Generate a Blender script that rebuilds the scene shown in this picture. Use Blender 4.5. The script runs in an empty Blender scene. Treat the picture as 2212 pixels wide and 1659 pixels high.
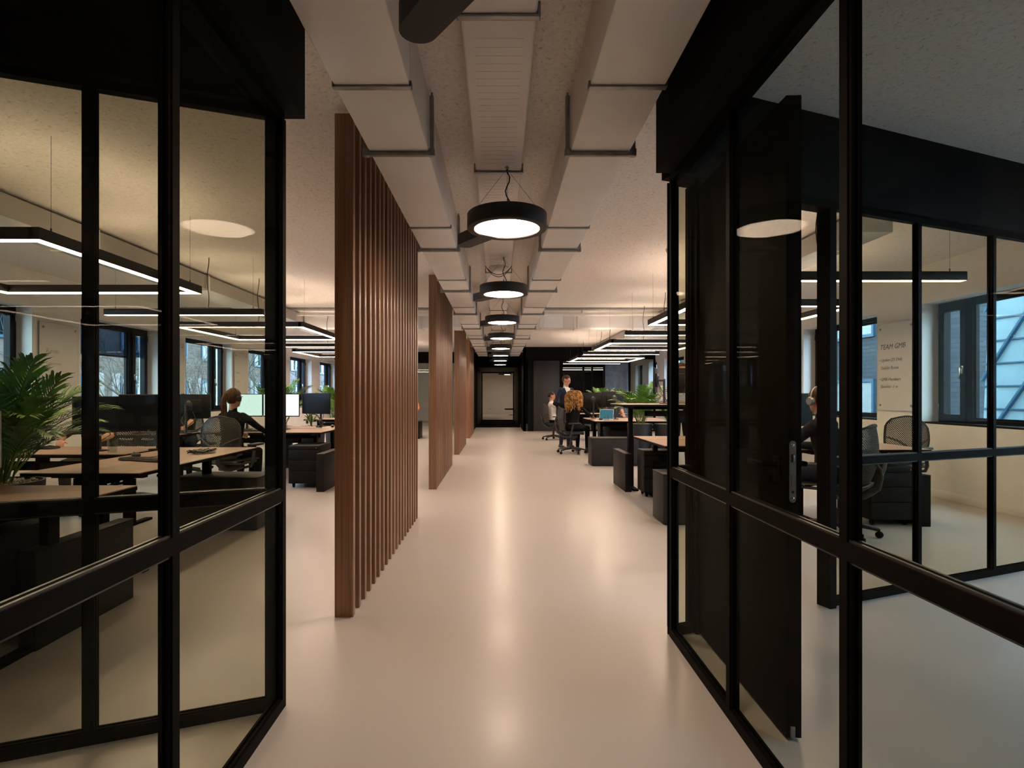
import bpy, bmesh, math, random
import numpy as np
from mathutils import Vector, Matrix
R = math.radians
PI = math.pi
SC = bpy.context.scene
COL = SC.collection
# ---------------------------------------------------------------- camera
EYE = 1.28
cam_d = bpy.data.cameras.new('camera')
cam = bpy.data.objects.new('camera', cam_d)
COL.objects.link(cam)
cam.location = (0, 0, EYE)
cam.rotation_euler = (PI/2, 0, 0)
cam_d.sensor_fit = 'HORIZONTAL'
cam_d.sensor_width = 36.0
cam_d.lens = 36.0*1200.0/2212.0
cam_d.shift_x = (1106-1077)/2212.0
cam_d.shift_y = (852-829.5)/2212.0
cam_d.clip_start = 0.02
SC.camera = cam
# ---------------------------------------------------------------- sky and exposure
world = bpy.data.worlds.new('overcast_sky')
SC.world = world
world.use_nodes = True
bg = world.node_tree.nodes['Background']
bg.inputs[0].default_value = (0.46, 0.71, 1.0, 1)
bg.inputs[1].default_value = 10.0
SC.view_settings.view_transform = 'Standard'
SC.view_settings.look = 'None'
SC.view_settings.gamma = 1
SC.view_settings.use_curve_mapping = False
SC.view_settings.exposure = 0.72
SC.cycles.use_denoising = True
SC.cycles.use_adaptive_sampling = False
SC.cycles.max_bounces = 9
SC.cycles.diffuse_bounces = 5
SC.cycles.glossy_bounces = 4
SC.cycles.transparent_max_bounces = 24
SC.cycles.sample_clamp_indirect = 6.0
SC.cycles.caustics_reflective = False
SC.cycles.caustics_refractive = False
LED_L = 26.0
DISC_L = 26.0
LAMP_RGB = (1.0, 0.74, 0.55)
# ---------------------------------------------------------------- materials
M = {}
def new_mat(name):
    m = bpy.data.materials.new(name); m.use_nodes = True
    nt = m.node_tree; nt.nodes.clear()
    out = nt.nodes.new('ShaderNodeOutputMaterial')
    M[name] = m
    return m, nt, out
def nd(nt, typ, **kw):
    n = nt.nodes.new(typ)
    for k, v in kw.items():
        if k in n.inputs.keys(): n.inputs[k].default_value = v
        else: setattr(n, k, v)
    return n
def ramp(nt, fac, stops):
    r = nt.nodes.new('ShaderNodeValToRGB')
    e = r.color_ramp.elements
    e[0].position, e[0].color = stops[0][0], (*stops[0][1], 1)
    e[1].position, e[1].color = stops[-1][0], (*stops[-1][1], 1)
    for p, c in stops[1:-1]:
        k = e.new(p); k.color = (*c, 1)
    nt.links.new(fac, r.inputs[0])
    return r
def pbr(name, col, rough=.5, metal=0.0, spec=.5, var=.06, scale=6.0, bump=0.0, bscale=60.0, coat=0.0, dist=.002, stretch=(1, 1, 1), sheen=0.0):
    m, nt, out = new_mat(name)
    b = nd(nt, 'ShaderNodeBsdfPrincipled', Roughness=rough, Metallic=metal)
    b.inputs['Specular IOR Level'].default_value = spec
    b.inputs['Coat Weight'].default_value = coat
    b.inputs['Coat Roughness'].default_value = .15
    b.inputs['Sheen Weight'].default_value = sheen
    tc = nd(nt, 'ShaderNodeTexCoord')
    mp = nd(nt, 'ShaderNodeMapping'); mp.inputs['Scale'].default_value = stretch
    nt.links.new(tc.outputs['Object'], mp.inputs[0])
    n = nd(nt, 'ShaderNodeTexNoise', Scale=scale, Detail=4.0)
    nt.links.new(mp.outputs[0], n.inputs['Vector'])
    lo = [max(0, c*(1-var*1.6)) for c in col]; hi = [min(1, c*(1+var*1.6)) for c in col]
    r = ramp(nt, n.outputs['Fac'], [(.3, lo), (.7, hi)])
    nt.links.new(r.outputs[0], b.inputs['Base Color'])
    if bump:
        n2 = nd(nt, 'ShaderNodeTexNoise', Scale=bscale, Detail=5.0)
        nt.links.new(mp.outputs[0], n2.inputs['Vector'])
        bp = nd(nt, 'ShaderNodeBump', Strength=bump, Distance=dist)
        nt.links.new(n2.outputs['Fac'], bp.inputs['Height'])
        nt.links.new(bp.outputs[0], b.inputs['Normal'])
    nt.links.new(b.outputs[0], out.inputs[0])
    return m
def emit(name, col, s):
    m, nt, out = new_mat(name)
    e = nd(nt, 'ShaderNodeEmission', Strength=s); e.inputs[0].default_value = (*col, 1)
    nt.links.new(e.outputs[0], out.inputs[0]); return m
def glass(name, tint, refl=.05, ior=1.5):
    m, nt, out = new_mat(name)
    t = nd(nt, 'ShaderNodeBsdfTransparent'); t.inputs[0].default_value = (*tint, 1)
    g = nd(nt, 'ShaderNodeBsdfGlossy', Roughness=0.0); g.inputs[0].default_value = (1, 1, 1, 1)
    f = nd(nt, 'ShaderNodeFresnel', IOR=ior)
    ge = nd(nt, 'ShaderNodeNewGeometry')       # thin pane: both faces reflect alike
    mr = nd(nt, 'ShaderNodeMapRange'); mr.inputs['To Min'].default_value = ior; mr.inputs['To Max'].default_value = 1/ior
    nt.links.new(ge.outputs['Backfacing'], mr.inputs[0]); nt.links.new(mr.outputs[0], f.inputs['IOR'])
    mx = nd(nt, 'ShaderNodeMixShader')
    mu = nd(nt, 'ShaderNodeMath', operation='MULTIPLY'); mu.inputs[1].default_value = refl   # anti-reflective coating
    nt.links.new(f.outputs[0], mu.inputs[0]); nt.links.new(mu.outputs[0], mx.inputs[0]); nt.links.new(t.outputs[0], mx.inputs[1]); nt.links.new(g.outputs[0], mx.inputs[2])
    nt.links.new(mx.outputs[0], out.inputs[0]); return m
def wood(name, stops, sx, rough=.4, bump=.15, rnd=.25):
    m, nt, out = new_mat(name)
    b = nd(nt, 'ShaderNodeBsdfPrincipled', Roughness=rough); b.inputs['Specular IOR Level'].default_value = .62
    tc = nd(nt, 'ShaderNodeTexCoord'); oi = nd(nt, 'ShaderNodeObjectInfo')
    mu = nd(nt, 'ShaderNodeMath', operation='MULTIPLY'); mu.inputs[1].default_value = 37.0
    nt.links.new(oi.outputs['Random'], mu.inputs[0])
    ad = nd(nt, 'ShaderNodeVectorMath', operation='ADD')
    nt.links.new(tc.outputs['Object'], ad.inputs[0]); nt.links.new(mu.outputs[0], ad.inputs[1])
    mp = nd(nt, 'ShaderNodeMapping'); mp.inputs['Scale'].default_value = sx
    nt.links.new(ad.outputs[0], mp.inputs[0])
    n = nd(nt, 'ShaderNodeTexNoise', Scale=1.0, Detail=6.0, Roughness=.62, Distortion=.4)
    nt.links.new(mp.outputs[0], n.inputs['Vector'])
    r = ramp(nt, n.outputs['Fac'], stops)
    hs = nd(nt, 'ShaderNodeHueSaturation')
    mr = nd(nt, 'ShaderNodeMapRange'); mr.inputs['To Min'].default_value = 1-rnd; mr.inputs['To Max'].default_value = 1+rnd
    nt.links.new(oi.outputs['Random'], mr.inputs[0]); nt.links.new(mr.outputs[0], hs.inputs['Value'])
    nt.links.new(r.outputs[0], hs.inputs['Color']); nt.links.new(hs.outputs[0], b.inputs['Base Color'])
    bp = nd(nt, 'ShaderNodeBump', Strength=bump, Distance=.001)
    nt.links.new(n.outputs['Fac'], bp.inputs['Height']); nt.links.new(bp.outputs[0], b.inputs['Normal'])
    nt.links.new(b.outputs[0], out.inputs[0]); return m
# poured resin floor
def floor_mat():
    m, nt, out = new_mat('resin_floor')
    b = nd(nt, 'ShaderNodeBsdfPrincipled'); b.inputs['Specular IOR Level'].default_value = .36
    tc = nd(nt, 'ShaderNodeTexCoord')
    mp = nd(nt, 'ShaderNodeMapping'); mp.inputs['Scale'].default_value = (1, .55, 1)
    nt.links.new(tc.outputs['Object'], mp.inputs[0])
    n = nd(nt, 'ShaderNodeTexNoise', Scale=1.6, Detail=7.0, Roughness=.55, Distortion=.5)
    nt.links.new(mp.outputs[0], n.inputs['Vector'])
    r = ramp(nt, n.outputs['Fac'], [(.2, (.50, .468, .428)), (.8, (.516, .484, .443))])
    nt.links.new(r.outputs[0], b.inputs['Base Color'])
    b.inputs['Roughness'].default_value = .36
    b.inputs['Coat Weight'].default_value = .16; b.inputs['Coat Roughness'].default_value = .17
    nt.links.new(b.outputs[0], out.inputs[0])
floor_mat()
def ceil_mat():
    m, nt, out = new_mat('sprayed_ceiling')
    b = nd(nt, 'ShaderNodeBsdfPrincipled', Roughness=.95); b.inputs['Specular IOR Level'].default_value = .1
    tc = nd(nt, 'ShaderNodeTexCoord')
    n = nd(nt, 'ShaderNodeTexNoise', Scale=42.0, Detail=8.0, Roughness=.7, Distortion=.8)
    nt.links.new(tc.outputs['Object'], n.inputs['Vector'])
    r = ramp(nt, n.outputs['Fac'], [(.30, (.34, .31, .28)), (.43, (.76, .725, .69)), (.62, (.84, .81, .775))])
    nt.links.new(r.outputs[0], b.inputs['Base Color'])
    bp = nd(nt, 'ShaderNodeBump', Strength=.55, Distance=.012)
    nt.links.new(n.outputs['Fac'], bp.inputs['Height']); nt.links.new(bp.outputs[0], b.inputs['Normal'])
    nt.links.new(b.outputs[0], out.inputs[0])
ceil_mat()
pbr('white_paint', (.76, .745, .715), .6, var=.02, bump=.05, bscale=120)
pbr('trim_paint', (.76, .74, .71), .45, var=.02)
pbr('duct_paint', (.81, .785, .76), .42, var=.025, scale=3)
pbr('panel_paint', (.81, .775, .755), .45, var=.02, scale=3)
pbr('galvanised', (.30, .30, .295), .38, metal=.6, var=.1, scale=20)
pbr('black_metal', (.0065, .0055, .0045), .55, spec=.03, var=.1)
pbr('black_board', (.004, .0036, .0033), .75, spec=.12, var=.1)
pbr('graphite_panel', (.022, .0195, .0175), .55, spec=.25, var=.08)
pbr('charcoal_lacquer', (.010, .0088, .008), .5, spec=.16, var=.08)
pbr('lamp_black', (.022, .019, .017), .55, spec=.35, var=.08, bump=.1, bscale=300)
pbr('window_black', (.005, .0055, .0065), .45, spec=.12, var=.05)
pbr('black_plastic', (.013, .013, .013), .45, var=.08)
pbr('monitor_black', (.009, .0087, .0083), .45, spec=.2, var=.08)
pbr('bead_metal', (.03, .027, .024), .3, spec=.6, var=.05)
pbr('rubber', (.008, .008, .008), .8, spec=.2, var=.05)
pbr('chrome', (.55, .54, .52), .25, metal=1.0, var=.04)
pbr('lock_steel', (.34, .33, .31), .35, metal=.8, var=.06)
pbr('chair_mesh', (.055, .052, .048), .55, var=.1)
pbr('chair_frame', (.026, .026, .027), .42, var=.1)
pbr('seat_fabric', (.015, .015, .016), .9, spec=.1, var=.2, scale=80, bump=.3, bscale=400)
pbr('navy_cloth', (.012, .016, .034), .85, spec=.15, var=.2, scale=30, bump=.25, bscale=300, sheen=.2)
pbr('black_cloth', (.008, .008, .009), .9, spec=.12, var=.25, scale=30, bump=.25, bscale=300)
pbr('dark_denim', (.012, .016, .028), .85, spec=.12, var=.25, scale=60, bump=.2, bscale=300)
pbr('olive_cloth', (.045, .046, .026), .88, spec=.12, var=.25, scale=40, bump=.25, bscale=300)
pbr('grey_cloth', (.075, .075, .08), .88, spec=.12, var=.2, scale=40, bump=.25, bscale=300)
pbr('charcoal_knit', (.016, .017, .022), .92, spec=.1, var=.25, scale=60, bump=.3, bscale=300)
pbr('white_cloth', (.66, .63, .59), .85, spec=.15, var=.05, scale=20, bump=.2, bscale=200)
pbr('skin', (.45, .235, .15), .5, spec=.35, var=.08, scale=14, bump=.05, bscale=200)
pbr('skin_warm', (.45, .21, .13), .5, spec=.35, var=.08, scale=14, bump=.05, bscale=200)
pbr('hair_brown', (.045, .022, .011), .6, spec=.2, var=.35, scale=60, bump=.6, bscale=180, stretch=(1, 1, .15), dist=.004)
pbr('hair_dark', (.018, .011, .008), .6, spec=.2, var=.35, scale=60, bump=.6, bscale=180, stretch=(1, 1, .15), dist=.004)
pbr('hair_auburn', (.075, .032, .014), .6, spec=.2, var=.4, scale=60, bump=.6, bscale=180, stretch=(1, 1, .15), dist=.004)
pbr('hair_grey', (.20, .15, .11), .6, spec=.2, var=.35, scale=60, bump=.6, bscale=180, dist=.004)
pbr('hair_gold', (.30, .155, .05), .6, spec=.2, var=.55, scale=22, bump=.3, bscale=120)
pbr('leaf_green', (.075, .19, .03), .42, var=.45, scale=9, spec=.45)
pbr('leaf_bright', (.16, .29, .05), .4, var=.4, scale=9, spec=.45)
pbr('stem_green', (.09, .14, .03), .5, var=.3, scale=20)
pbr('pebbles', (.34, .28, .19), .8, var=.4, scale=60, bump=.5, bscale=80)
pbr('soil', (.03, .02, .012), .95, var=.4, scale=60, bump=.6, bscale=80, dist=.01)
pbr('planter_black', (.012, .012, .012), .5, var=.1)
pbr('paper', (.7, .68, .66), .8, var=.02)
pbr('tin', (.42, .42, .42), .35, metal=.9)
pbr('white_plastic', (.62, .61, .59), .4, var=.02)
pbr('grey_carpet', (.01, .01, .01), .95, spec=.05, var=.2, scale=90, bump=.4, bscale=300)
pbr('blue_plaster', (.27, .35, .54), .7, var=.12, scale=7, bump=.1, bscale=20)
pbr('marker_ink', (.10, .095, .09), .7)
pbr('faint_ink', (.42, .40, .37), .7)
pbr('orange_cloth', (.6, .22, .1), .8)
pbr('bark', (0.1088, 0.0884, 0.068), .9, var=.3, scale=20)
pbr('ivy', (0.068, 0.1156, 0.034), .7, var=.4, scale=30)
pbr('stone_pale', (0.2448, 0.2176, 0.2108), .85, var=.2, scale=4, bump=.2, bscale=20)
pbr('curtain', (0.34, 0.3536, 0.374), .85, var=.06)
pbr('steel_blue', (0.034, 0.0884, 0.1496), .4, metal=.3, var=.1)
pbr('zinc', (0.2856, 0.3128, 0.3264), .45, metal=.3, var=.06)
pbr('asphalt', (.08, .08, .085), .9, var=.2)
pbr('door_brown', (.024, .019, .016), .5, spec=.4, var=.06)
pbr('orange_print', (.5, .16, .05), .7)
pbr('perforated_metal', (.34, .325, .30), .5, var=.02)
wood('walnut_slat', [(.28, (.13, .058, .026)), (.5, (.215, .102, .050)), (.72, (.31, .16, .083))], (60, 60, 1.1), .33, .2, .2)
wood('oak_top', [(.28, (.26, .165, .115)), (.5, (.37, .25, .18)), (.72, (.47, .335, .25))], (34, 1.6, 34), .38, .1, .05)
glass('tinted_glass', (.87, .875, .83))
glass('coated_glass', (.87, .875, .83), refl=.012)
glass('clear_glass', (.97, .98, .98))
glass('drink_glass', (.90, .93, .93), refl=1.0)
glass('water', (.93, .96, .96), refl=.8, ior=1.33)
glass('blind_film', (.30, .36, .44), .3)
emit('led', LAMP_RGB, LED_L)
emit('added_uplight', LAMP_RGB, 16.0)  # added upward glow that lifts the office ceiling, no known lamp part
emit('disc', LAMP_RGB, DISC_L)
def perf_mat():   # rows of small punched holes
    m = M['perforated_metal']; nt = m.node_tree
    b = [n for n in nt.nodes if n.type == 'BSDF_PRINCIPLED'][0]
    tc = nd(nt, 'ShaderNodeTexCoord')
    v = nd(nt, 'ShaderNodeTexVoronoi', Scale=70.0); v.inputs['Randomness'].default_value = 0.0
    nt.links.new(tc.outputs['Object'], v.inputs['Vector'])
    r = ramp(nt, v.outputs['Distance'], [(.30, (.10, .095, .088)), (.40, (.36, .34, .32))])
    nt.links.new(r.outputs[0], b.inputs['Base Color'])
perf_mat()
def brick_mat(name, c1, c2, mortar, scale, rough=.85):
    m, nt, out = new_mat(name)
    b = nd(nt, 'ShaderNodeBsdfPrincipled', Roughness=rough)
    tc = nd(nt, 'ShaderNodeTexCoord')
    mp = nd(nt, 'ShaderNodeMapping'); mp.inputs['Rotation'].default_value = (PI/2, 0, PI/2)
    sx = nd(nt, 'ShaderNodeSeparateXYZ'); cx = nd(nt, 'ShaderNodeCombineXYZ')
    nt.links.new(tc.outputs['Object'], sx.inputs[0])
    nt.links.new(sx.outputs['Y'], cx.inputs['X']); nt.links.new(sx.outputs['Z'], cx.inputs['Y'])
    br = nd(nt, 'ShaderNodeTexBrick', Scale=scale)
    br.inputs['Color1'].default_value = (*c1, 1); br.inputs['Color2'].default_value = (*c2, 1); br.inputs['Mortar'].default_value = (*mortar, 1)
    br.inputs['Mortar Size'].default_value = .02; br.inputs['Brick Width'].default_value = .5; br.inputs['Row Height'].default_value = .16
    nt.links.new(cx.outputs[0], br.inputs['Vector'])
    nt.links.new(br.outputs['Color'], b.inputs['Base Color'])
    bp = nd(nt, 'ShaderNodeBump', Strength=.5, Distance=.02)
    nt.links.new(br.outputs['Fac'], bp.inputs['Height']); bp.invert = True; nt.links.new(bp.outputs[0], b.inputs['Normal'])
    nt.links.new(b.outputs[0], out.inputs[0])
brick_mat('brown_brick', (.085, .054, .045), (.155, .112, .096), (.13, .125, .12), 1.3)
brick_mat('slate_brick', (.024, .031, .042), (.036, .044, .058), (.018, .022, .029), 1.2)
def stripe_mat():
    m, nt, out = new_mat('striped_cloth')
    b = nd(nt, 'ShaderNodeBsdfPrincipled', Roughness=.85)
    tc = nd(nt, 'ShaderNodeTexCoord'); sx = nd(nt, 'ShaderNodeSeparateXYZ')
    nt.links.new(tc.outputs['Object'], sx.inputs[0])
    mu = nd(nt, 'ShaderNodeMath', operation='MULTIPLY'); mu.inputs[1].default_value = 34.0
    fr = nd(nt, 'ShaderNodeMath', operation='FRACT')
    nt.links.new(sx.outputs['Z'], mu.inputs[0]); nt.links.new(mu.outputs[0], fr.inputs[0])
    r = ramp(nt, fr.outputs[0], [(.30, (.03, .03, .035)), (.34, (.56, .54, .5))])
    nt.links.new(r.outputs[0], b.inputs['Base Color']); nt.links.new(b.outputs[0], out.inputs[0])
stripe_mat()
def screen_mat(name, base, ink, strength):
    m, nt, out = new_mat(name)
    tc = nd(nt, 'ShaderNodeTexCoord')
    mp = nd(nt, 'ShaderNodeMapping'); mp.inputs['Scale'].default_value = (22, 1, 46)
    nt.links.new(tc.outputs['Object'], mp.inputs[0])
    n = nd(nt, 'ShaderNodeTexNoise', Scale=1.0, Detail=2.0)
    nt.links.new(mp.outputs[0], n.inputs['Vector'])
    r = ramp(nt, n.outputs['Fac'], [(.34, ink), (.42, base)])
    e = nd(nt, 'ShaderNodeEmission', Strength=strength)
    nt.links.new(r.outputs[0], e.inputs[0]); nt.links.new(e.outputs[0], out.inputs[0])
screen_mat('screen_teal', (.44, .60, .62), (.38, .53, .56), 1.5)
screen_mat('screen_laptop', (.030, .10, .12), (.02, .06, .08), 1.0)
m_, nt_, out_ = new_mat('screen_off')
b_ = nd(nt_, 'ShaderNodeBsdfPrincipled', Roughness=.3); b_.inputs['Specular IOR Level'].default_value = .15; b_.inputs['Base Color'].default_value = (.006, .0075, .010, 1)
nt_.links.new(b_.outputs[0], out_.inputs[0])
# ---------------------------------------------------------------- mesh helpers
class MB:
    def __init__(s): s.v = []; s.f = []; s.sm = []
    def add(s, vs, fs, smooth=False):
        o = len(s.v); s.v += [tuple(v) for v in vs]
        for f in fs: s.f.append([i+o for i in f]); s.sm.append(smooth)
        return s
    def box(s, x0, x1, y0, y1, z0, z1, b=0.0, mtx=None):
        x0, x1 = min(x0, x1), max(x0, x1); y0, y1 = min(y0, y1), max(y0, y1); z0, z1 = min(z0, z1), max(z0, z1)
        if b <= 0:
            vs = [(x, y, z) for z in (z0, z1) for y in (y0, y1) for x in (x0, x1)]
            fs = [(0, 2, 3, 1), (4, 5, 7, 6), (0, 1, 5, 4), (2, 6, 7, 3), (0, 4, 6, 2), (1, 3, 7, 5)]
        else:
            b = min(b, (x1-x0)*.49, (y1-y0)*.49, (z1-z0)*.49)
            bm = bmesh.new(); bmesh.ops.create_cube(bm, size=1)
            for v in bm.verts:
                v.co = Vector(((x0+x1)/2+v.co.x*(x1-x0), (y0+y1)/2+v.co.y*(y1-y0), (z0+z1)/2+v.co.z*(z1-z0)))
            bmesh.ops.bevel(bm, geom=bm.edges[:], offset=b, segments=2, affect='EDGES', profile=.5)
            bm.verts.index_update()
            vs = [v.co.copy() for v in bm.verts]; fs = [[v.index for v in f.verts] for f in bm.faces]; bm.free()
        if mtx: vs = [mtx @ Vector(v) for v in vs]
        return s.add(vs, fs)
    def bar(s, p0, p1, w, h, b=0.0, roll=0.0):     # box along a segment
        p0, p1 = Vector(p0), Vector(p1); d = p1-p0; L = d.length
        q = d.to_track_quat('Y', 'Z')
        m = Matrix.Translation(p0) @ q.to_matrix().to_4x4() @ Matrix.Rotation(roll, 4, 'Y')
        return s.box(-w/2, w/2, 0, L, -h/2, h/2, b, m)
    def cyl(s, p0, p1, r0, r1=None, n=14, caps=True):
        return s.tube([p0, p1], [r0, r0 if r1 is None else r1], n, caps)
    def tube(s, pts, r, n=8, caps=True):
        pts = [Vector(p) for p in pts]; k = len(pts)
        rs = r if isinstance(r, (list, tuple)) else [r]*k
        t0 = (pts[1]-pts[0]).normalized()
        up = Vector((0, 0, 1)) if abs(t0.z) < .9 else Vector((1, 0, 0))
        a = t0.cross(up).normalized()
        vs = []; fs = []
        for i, p in enumerate(pts):
            t = (pts[min(i+1, k-1)]-pts[max(i-1, 0)])
            if t.length < 1e-9: t = t0
            t.normalize(); a = (a-t*a.dot(t))
            if a.length < 1e-6: a = t.orthogonal()
            a.normalize(); bb = t.cross(a)
            for j in range(n):
                an = 2*PI*j/n; vs.append(p+(a*math.cos(an)+bb*math.sin(an))*rs[i])
        for i in range(k-1):
            for j in range(n):
                fs.append((i*n+j, i*n+(j+1) % n, (i+1)*n+(j+1) % n, (i+1)*n+j))
        s.add(vs, fs, True)
        if caps:
            s.f.append([len(s.v)-k*n+j for j in range(n)][::-1]); s.sm.append(False)
            s.f.append([len(s.v)-n+j for j in range(n)]); s.sm.append(False)
        return s
    def lathe(s, prof, c=(0, 0, 0), n=32, ax='Z', smooth=True):
        vs = []; fs = []; k = len(prof)
        for r, z in prof:
            for j in range(n):
                a = 2*PI*j/n; x, y = r*math.cos(a), r*math.sin(a)
                p = (x, y, z) if ax == 'Z' else ((z, x, y) if ax == 'X' else (y, z, x))
                vs.append((p[0]+c[0], p[1]+c[1], p[2]+c[2]))
        for i in range(k-1):
            for j in range(n): fs.append((i*n+j, i*n+(j+1) % n, (i+1)*n+(j+1) % n, (i+1)*n+j))
        if prof[0][0] > 1e-5: fs.append([j for j in range(n)][::-1])
        if prof[-1][0] > 1e-5: fs.append([(k-1)*n+j for j in range(n)])
        return s.add(vs, fs, smooth)
    def prism(s, poly, z0, z1):
        n = len(poly)
        vs = [(x, y, z0) for x, y in poly]+[(x, y, z1) for x, y in poly]
        fs = [list(range(n))[::-1], list(range(n, 2*n))]+[(i, (i+1) % n, n+(i+1) % n, n+i) for i in range(n)]
        return s.add(vs, fs)
    def ell(s, c, r, n=14, m=10, mtx=None):
        prof = [(max(1e-6, math.sin(PI*i/m)), -math.cos(PI*i/m)) for i in range(m+1)]
        t = MB().lathe(prof, n=n)
        vs = [Vector((v[0]*r[0], v[1]*r[1], v[2]*r[2])) for v in t.v]
        if mtx: vs = [mtx @ v for v in vs]
        vs = [v+Vector(c) for v in vs]
        return s.add(vs, t.f, True)
    def mesh(s, name, mat, sharp=50):
        me = bpy.data.meshes.new(name)
        me.from_pydata(s.v, [], s.f)
        me.polygons.foreach_set('use_smooth', s.sm)
        me.update()
        me.set_sharp_from_angle(angle=R(sharp))
        if mat: me.materials.append(M[mat] if isinstance(mat, str) else mat)
        return me
def link(name, data, parent=None):
    o = bpy.data.objects.new(name, data); COL.objects.link(o)
    if parent is not None: o.parent = parent
    return o
def part(name, mb, mat, parent, label=None, kind=None, sharp=50):
    o = link(name, mb.mesh(name, mat, sharp), parent)
    if label: o['label'] = label
    if kind: o['kind'] = kind
    return o
def tag(o, label, cat, group=None):
    o['label'] = label; o['category'] = cat
    if group: o['group'] = group
    return o
def thing(name, label, cat, loc=(0, 0, 0), rz=0.0, group=None):
    o = link(name, None); o.location = loc; o.rotation_euler = (0, 0, rz); o.empty_display_size = .1
    return tag(o, label, cat, group)
def solo(name, mb, mat, label, cat, group=None, sharp=50):
    return tag(link(name, mb.mesh(name, mat, sharp)), label, cat, group)
def struct(name, mb=None, mat=None, parent=None, loc=(0, 0, 0), rz=0.0):
    o = link(name, mb.mesh(name, mat) if mb else None, parent)
    o.location = loc; o.rotation_euler = (0, 0, rz)
    if parent is None: o['kind'] = 'structure'
    return o
def copy_tree(root, loc, rz, label, group=None):
    def rec(o, par):
        c = o.copy(); COL.objects.link(c)
        if par is not None: c.parent = par
        for ch in o.children: rec(ch, c)
        return c
    r = rec(root, None); r.location = loc; r.rotation_euler = (0, 0, rz); r['label'] = label
    if group: r['group'] = group
    return r
def text_mesh(txt, size, shear=.25, extrude=.0006, align='LEFT'):
    cu = bpy.data.curves.new('writing', 'FONT'); cu.body = txt; cu.size = size; cu.shear = shear; cu.extrude = extrude; cu.align_x = align
    cu.resolution_u = 2
    ob = bpy.data.objects.new('writing', cu); COL.objects.link(ob)
    dg = bpy.context.evaluated_depsgraph_get()
    me = bpy.data.meshes.new_from_object(ob.evaluated_get(dg))
    bpy.data.objects.remove(ob); bpy.data.curves.remove(cu)
    return me
def text_part(txt, size, mat, parent, mtx, shear=.25, align='LEFT'):
    me = text_mesh(txt, size, shear, align=align); me.materials.clear(); me.materials.append(M[mat])
    o = link('lettering', me, parent); o.matrix_local = mtx
    return o
# ================================================================ the setting
CEIL = 2.93
XL, XR = -6.2, 5.45          # inner faces of the two window walls
YB, YE = -4.0, 21.6          # back of the place and the far end of the open office
YR = 19.3                    # dark end wall on the right
SILL, HEAD = 0.91, 2.44
struct('floor', MB().box(-6.6, 6.0, YB-.3, 40.0, -.2, 0), 'resin_floor')
struct('ceiling', MB().box(-6.6, 6.0, YB-.3, 40.0, CEIL, CEIL+.2), 'sprayed_ceiling')
LWIN = [5.48+2.76*k for k in range(0, 6)]
RWIN = [8.0+2.78*k for k in range(-3, 5)]
WW_L, WW_R = 1.9, 1.93
def window_wall(name, xf, s, wins, ww, y1):
    mb = MB(); x0, x1 = xf, xf+s*.36
    mb.box(x0, x1, YB, y1, 0, SILL); mb.box(x0, x1, YB, y1, HEAD, CEIL)
    y = YB
    for w in wins:
        mb.box(x0, x1, y, w, SILL, HEAD); y = w+ww
    mb.box(x0, x1, y, y1, SILL, HEAD)
    return struct(name, mb, 'white_paint')
window_wall('wall_left', XL, -1, LWIN, WW_L, YE+.1)
window_wall('wall_right', XR, 1, RWIN+[20.2], WW_R, 24.2)
struct('wall_back', MB().box(-6.6, 6.0, YB-.2, YB, 0, CEIL), 'white_paint')
struct('baseboard_left', MB().box(XL, XL+.016, YB, YE, 0, .10, .004), 'trim_paint')
struct('baseboard_right', MB().box(XR-.016, XR, YB, YR, 0, .10, .004), 'trim_paint')
wn = [0]
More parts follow.
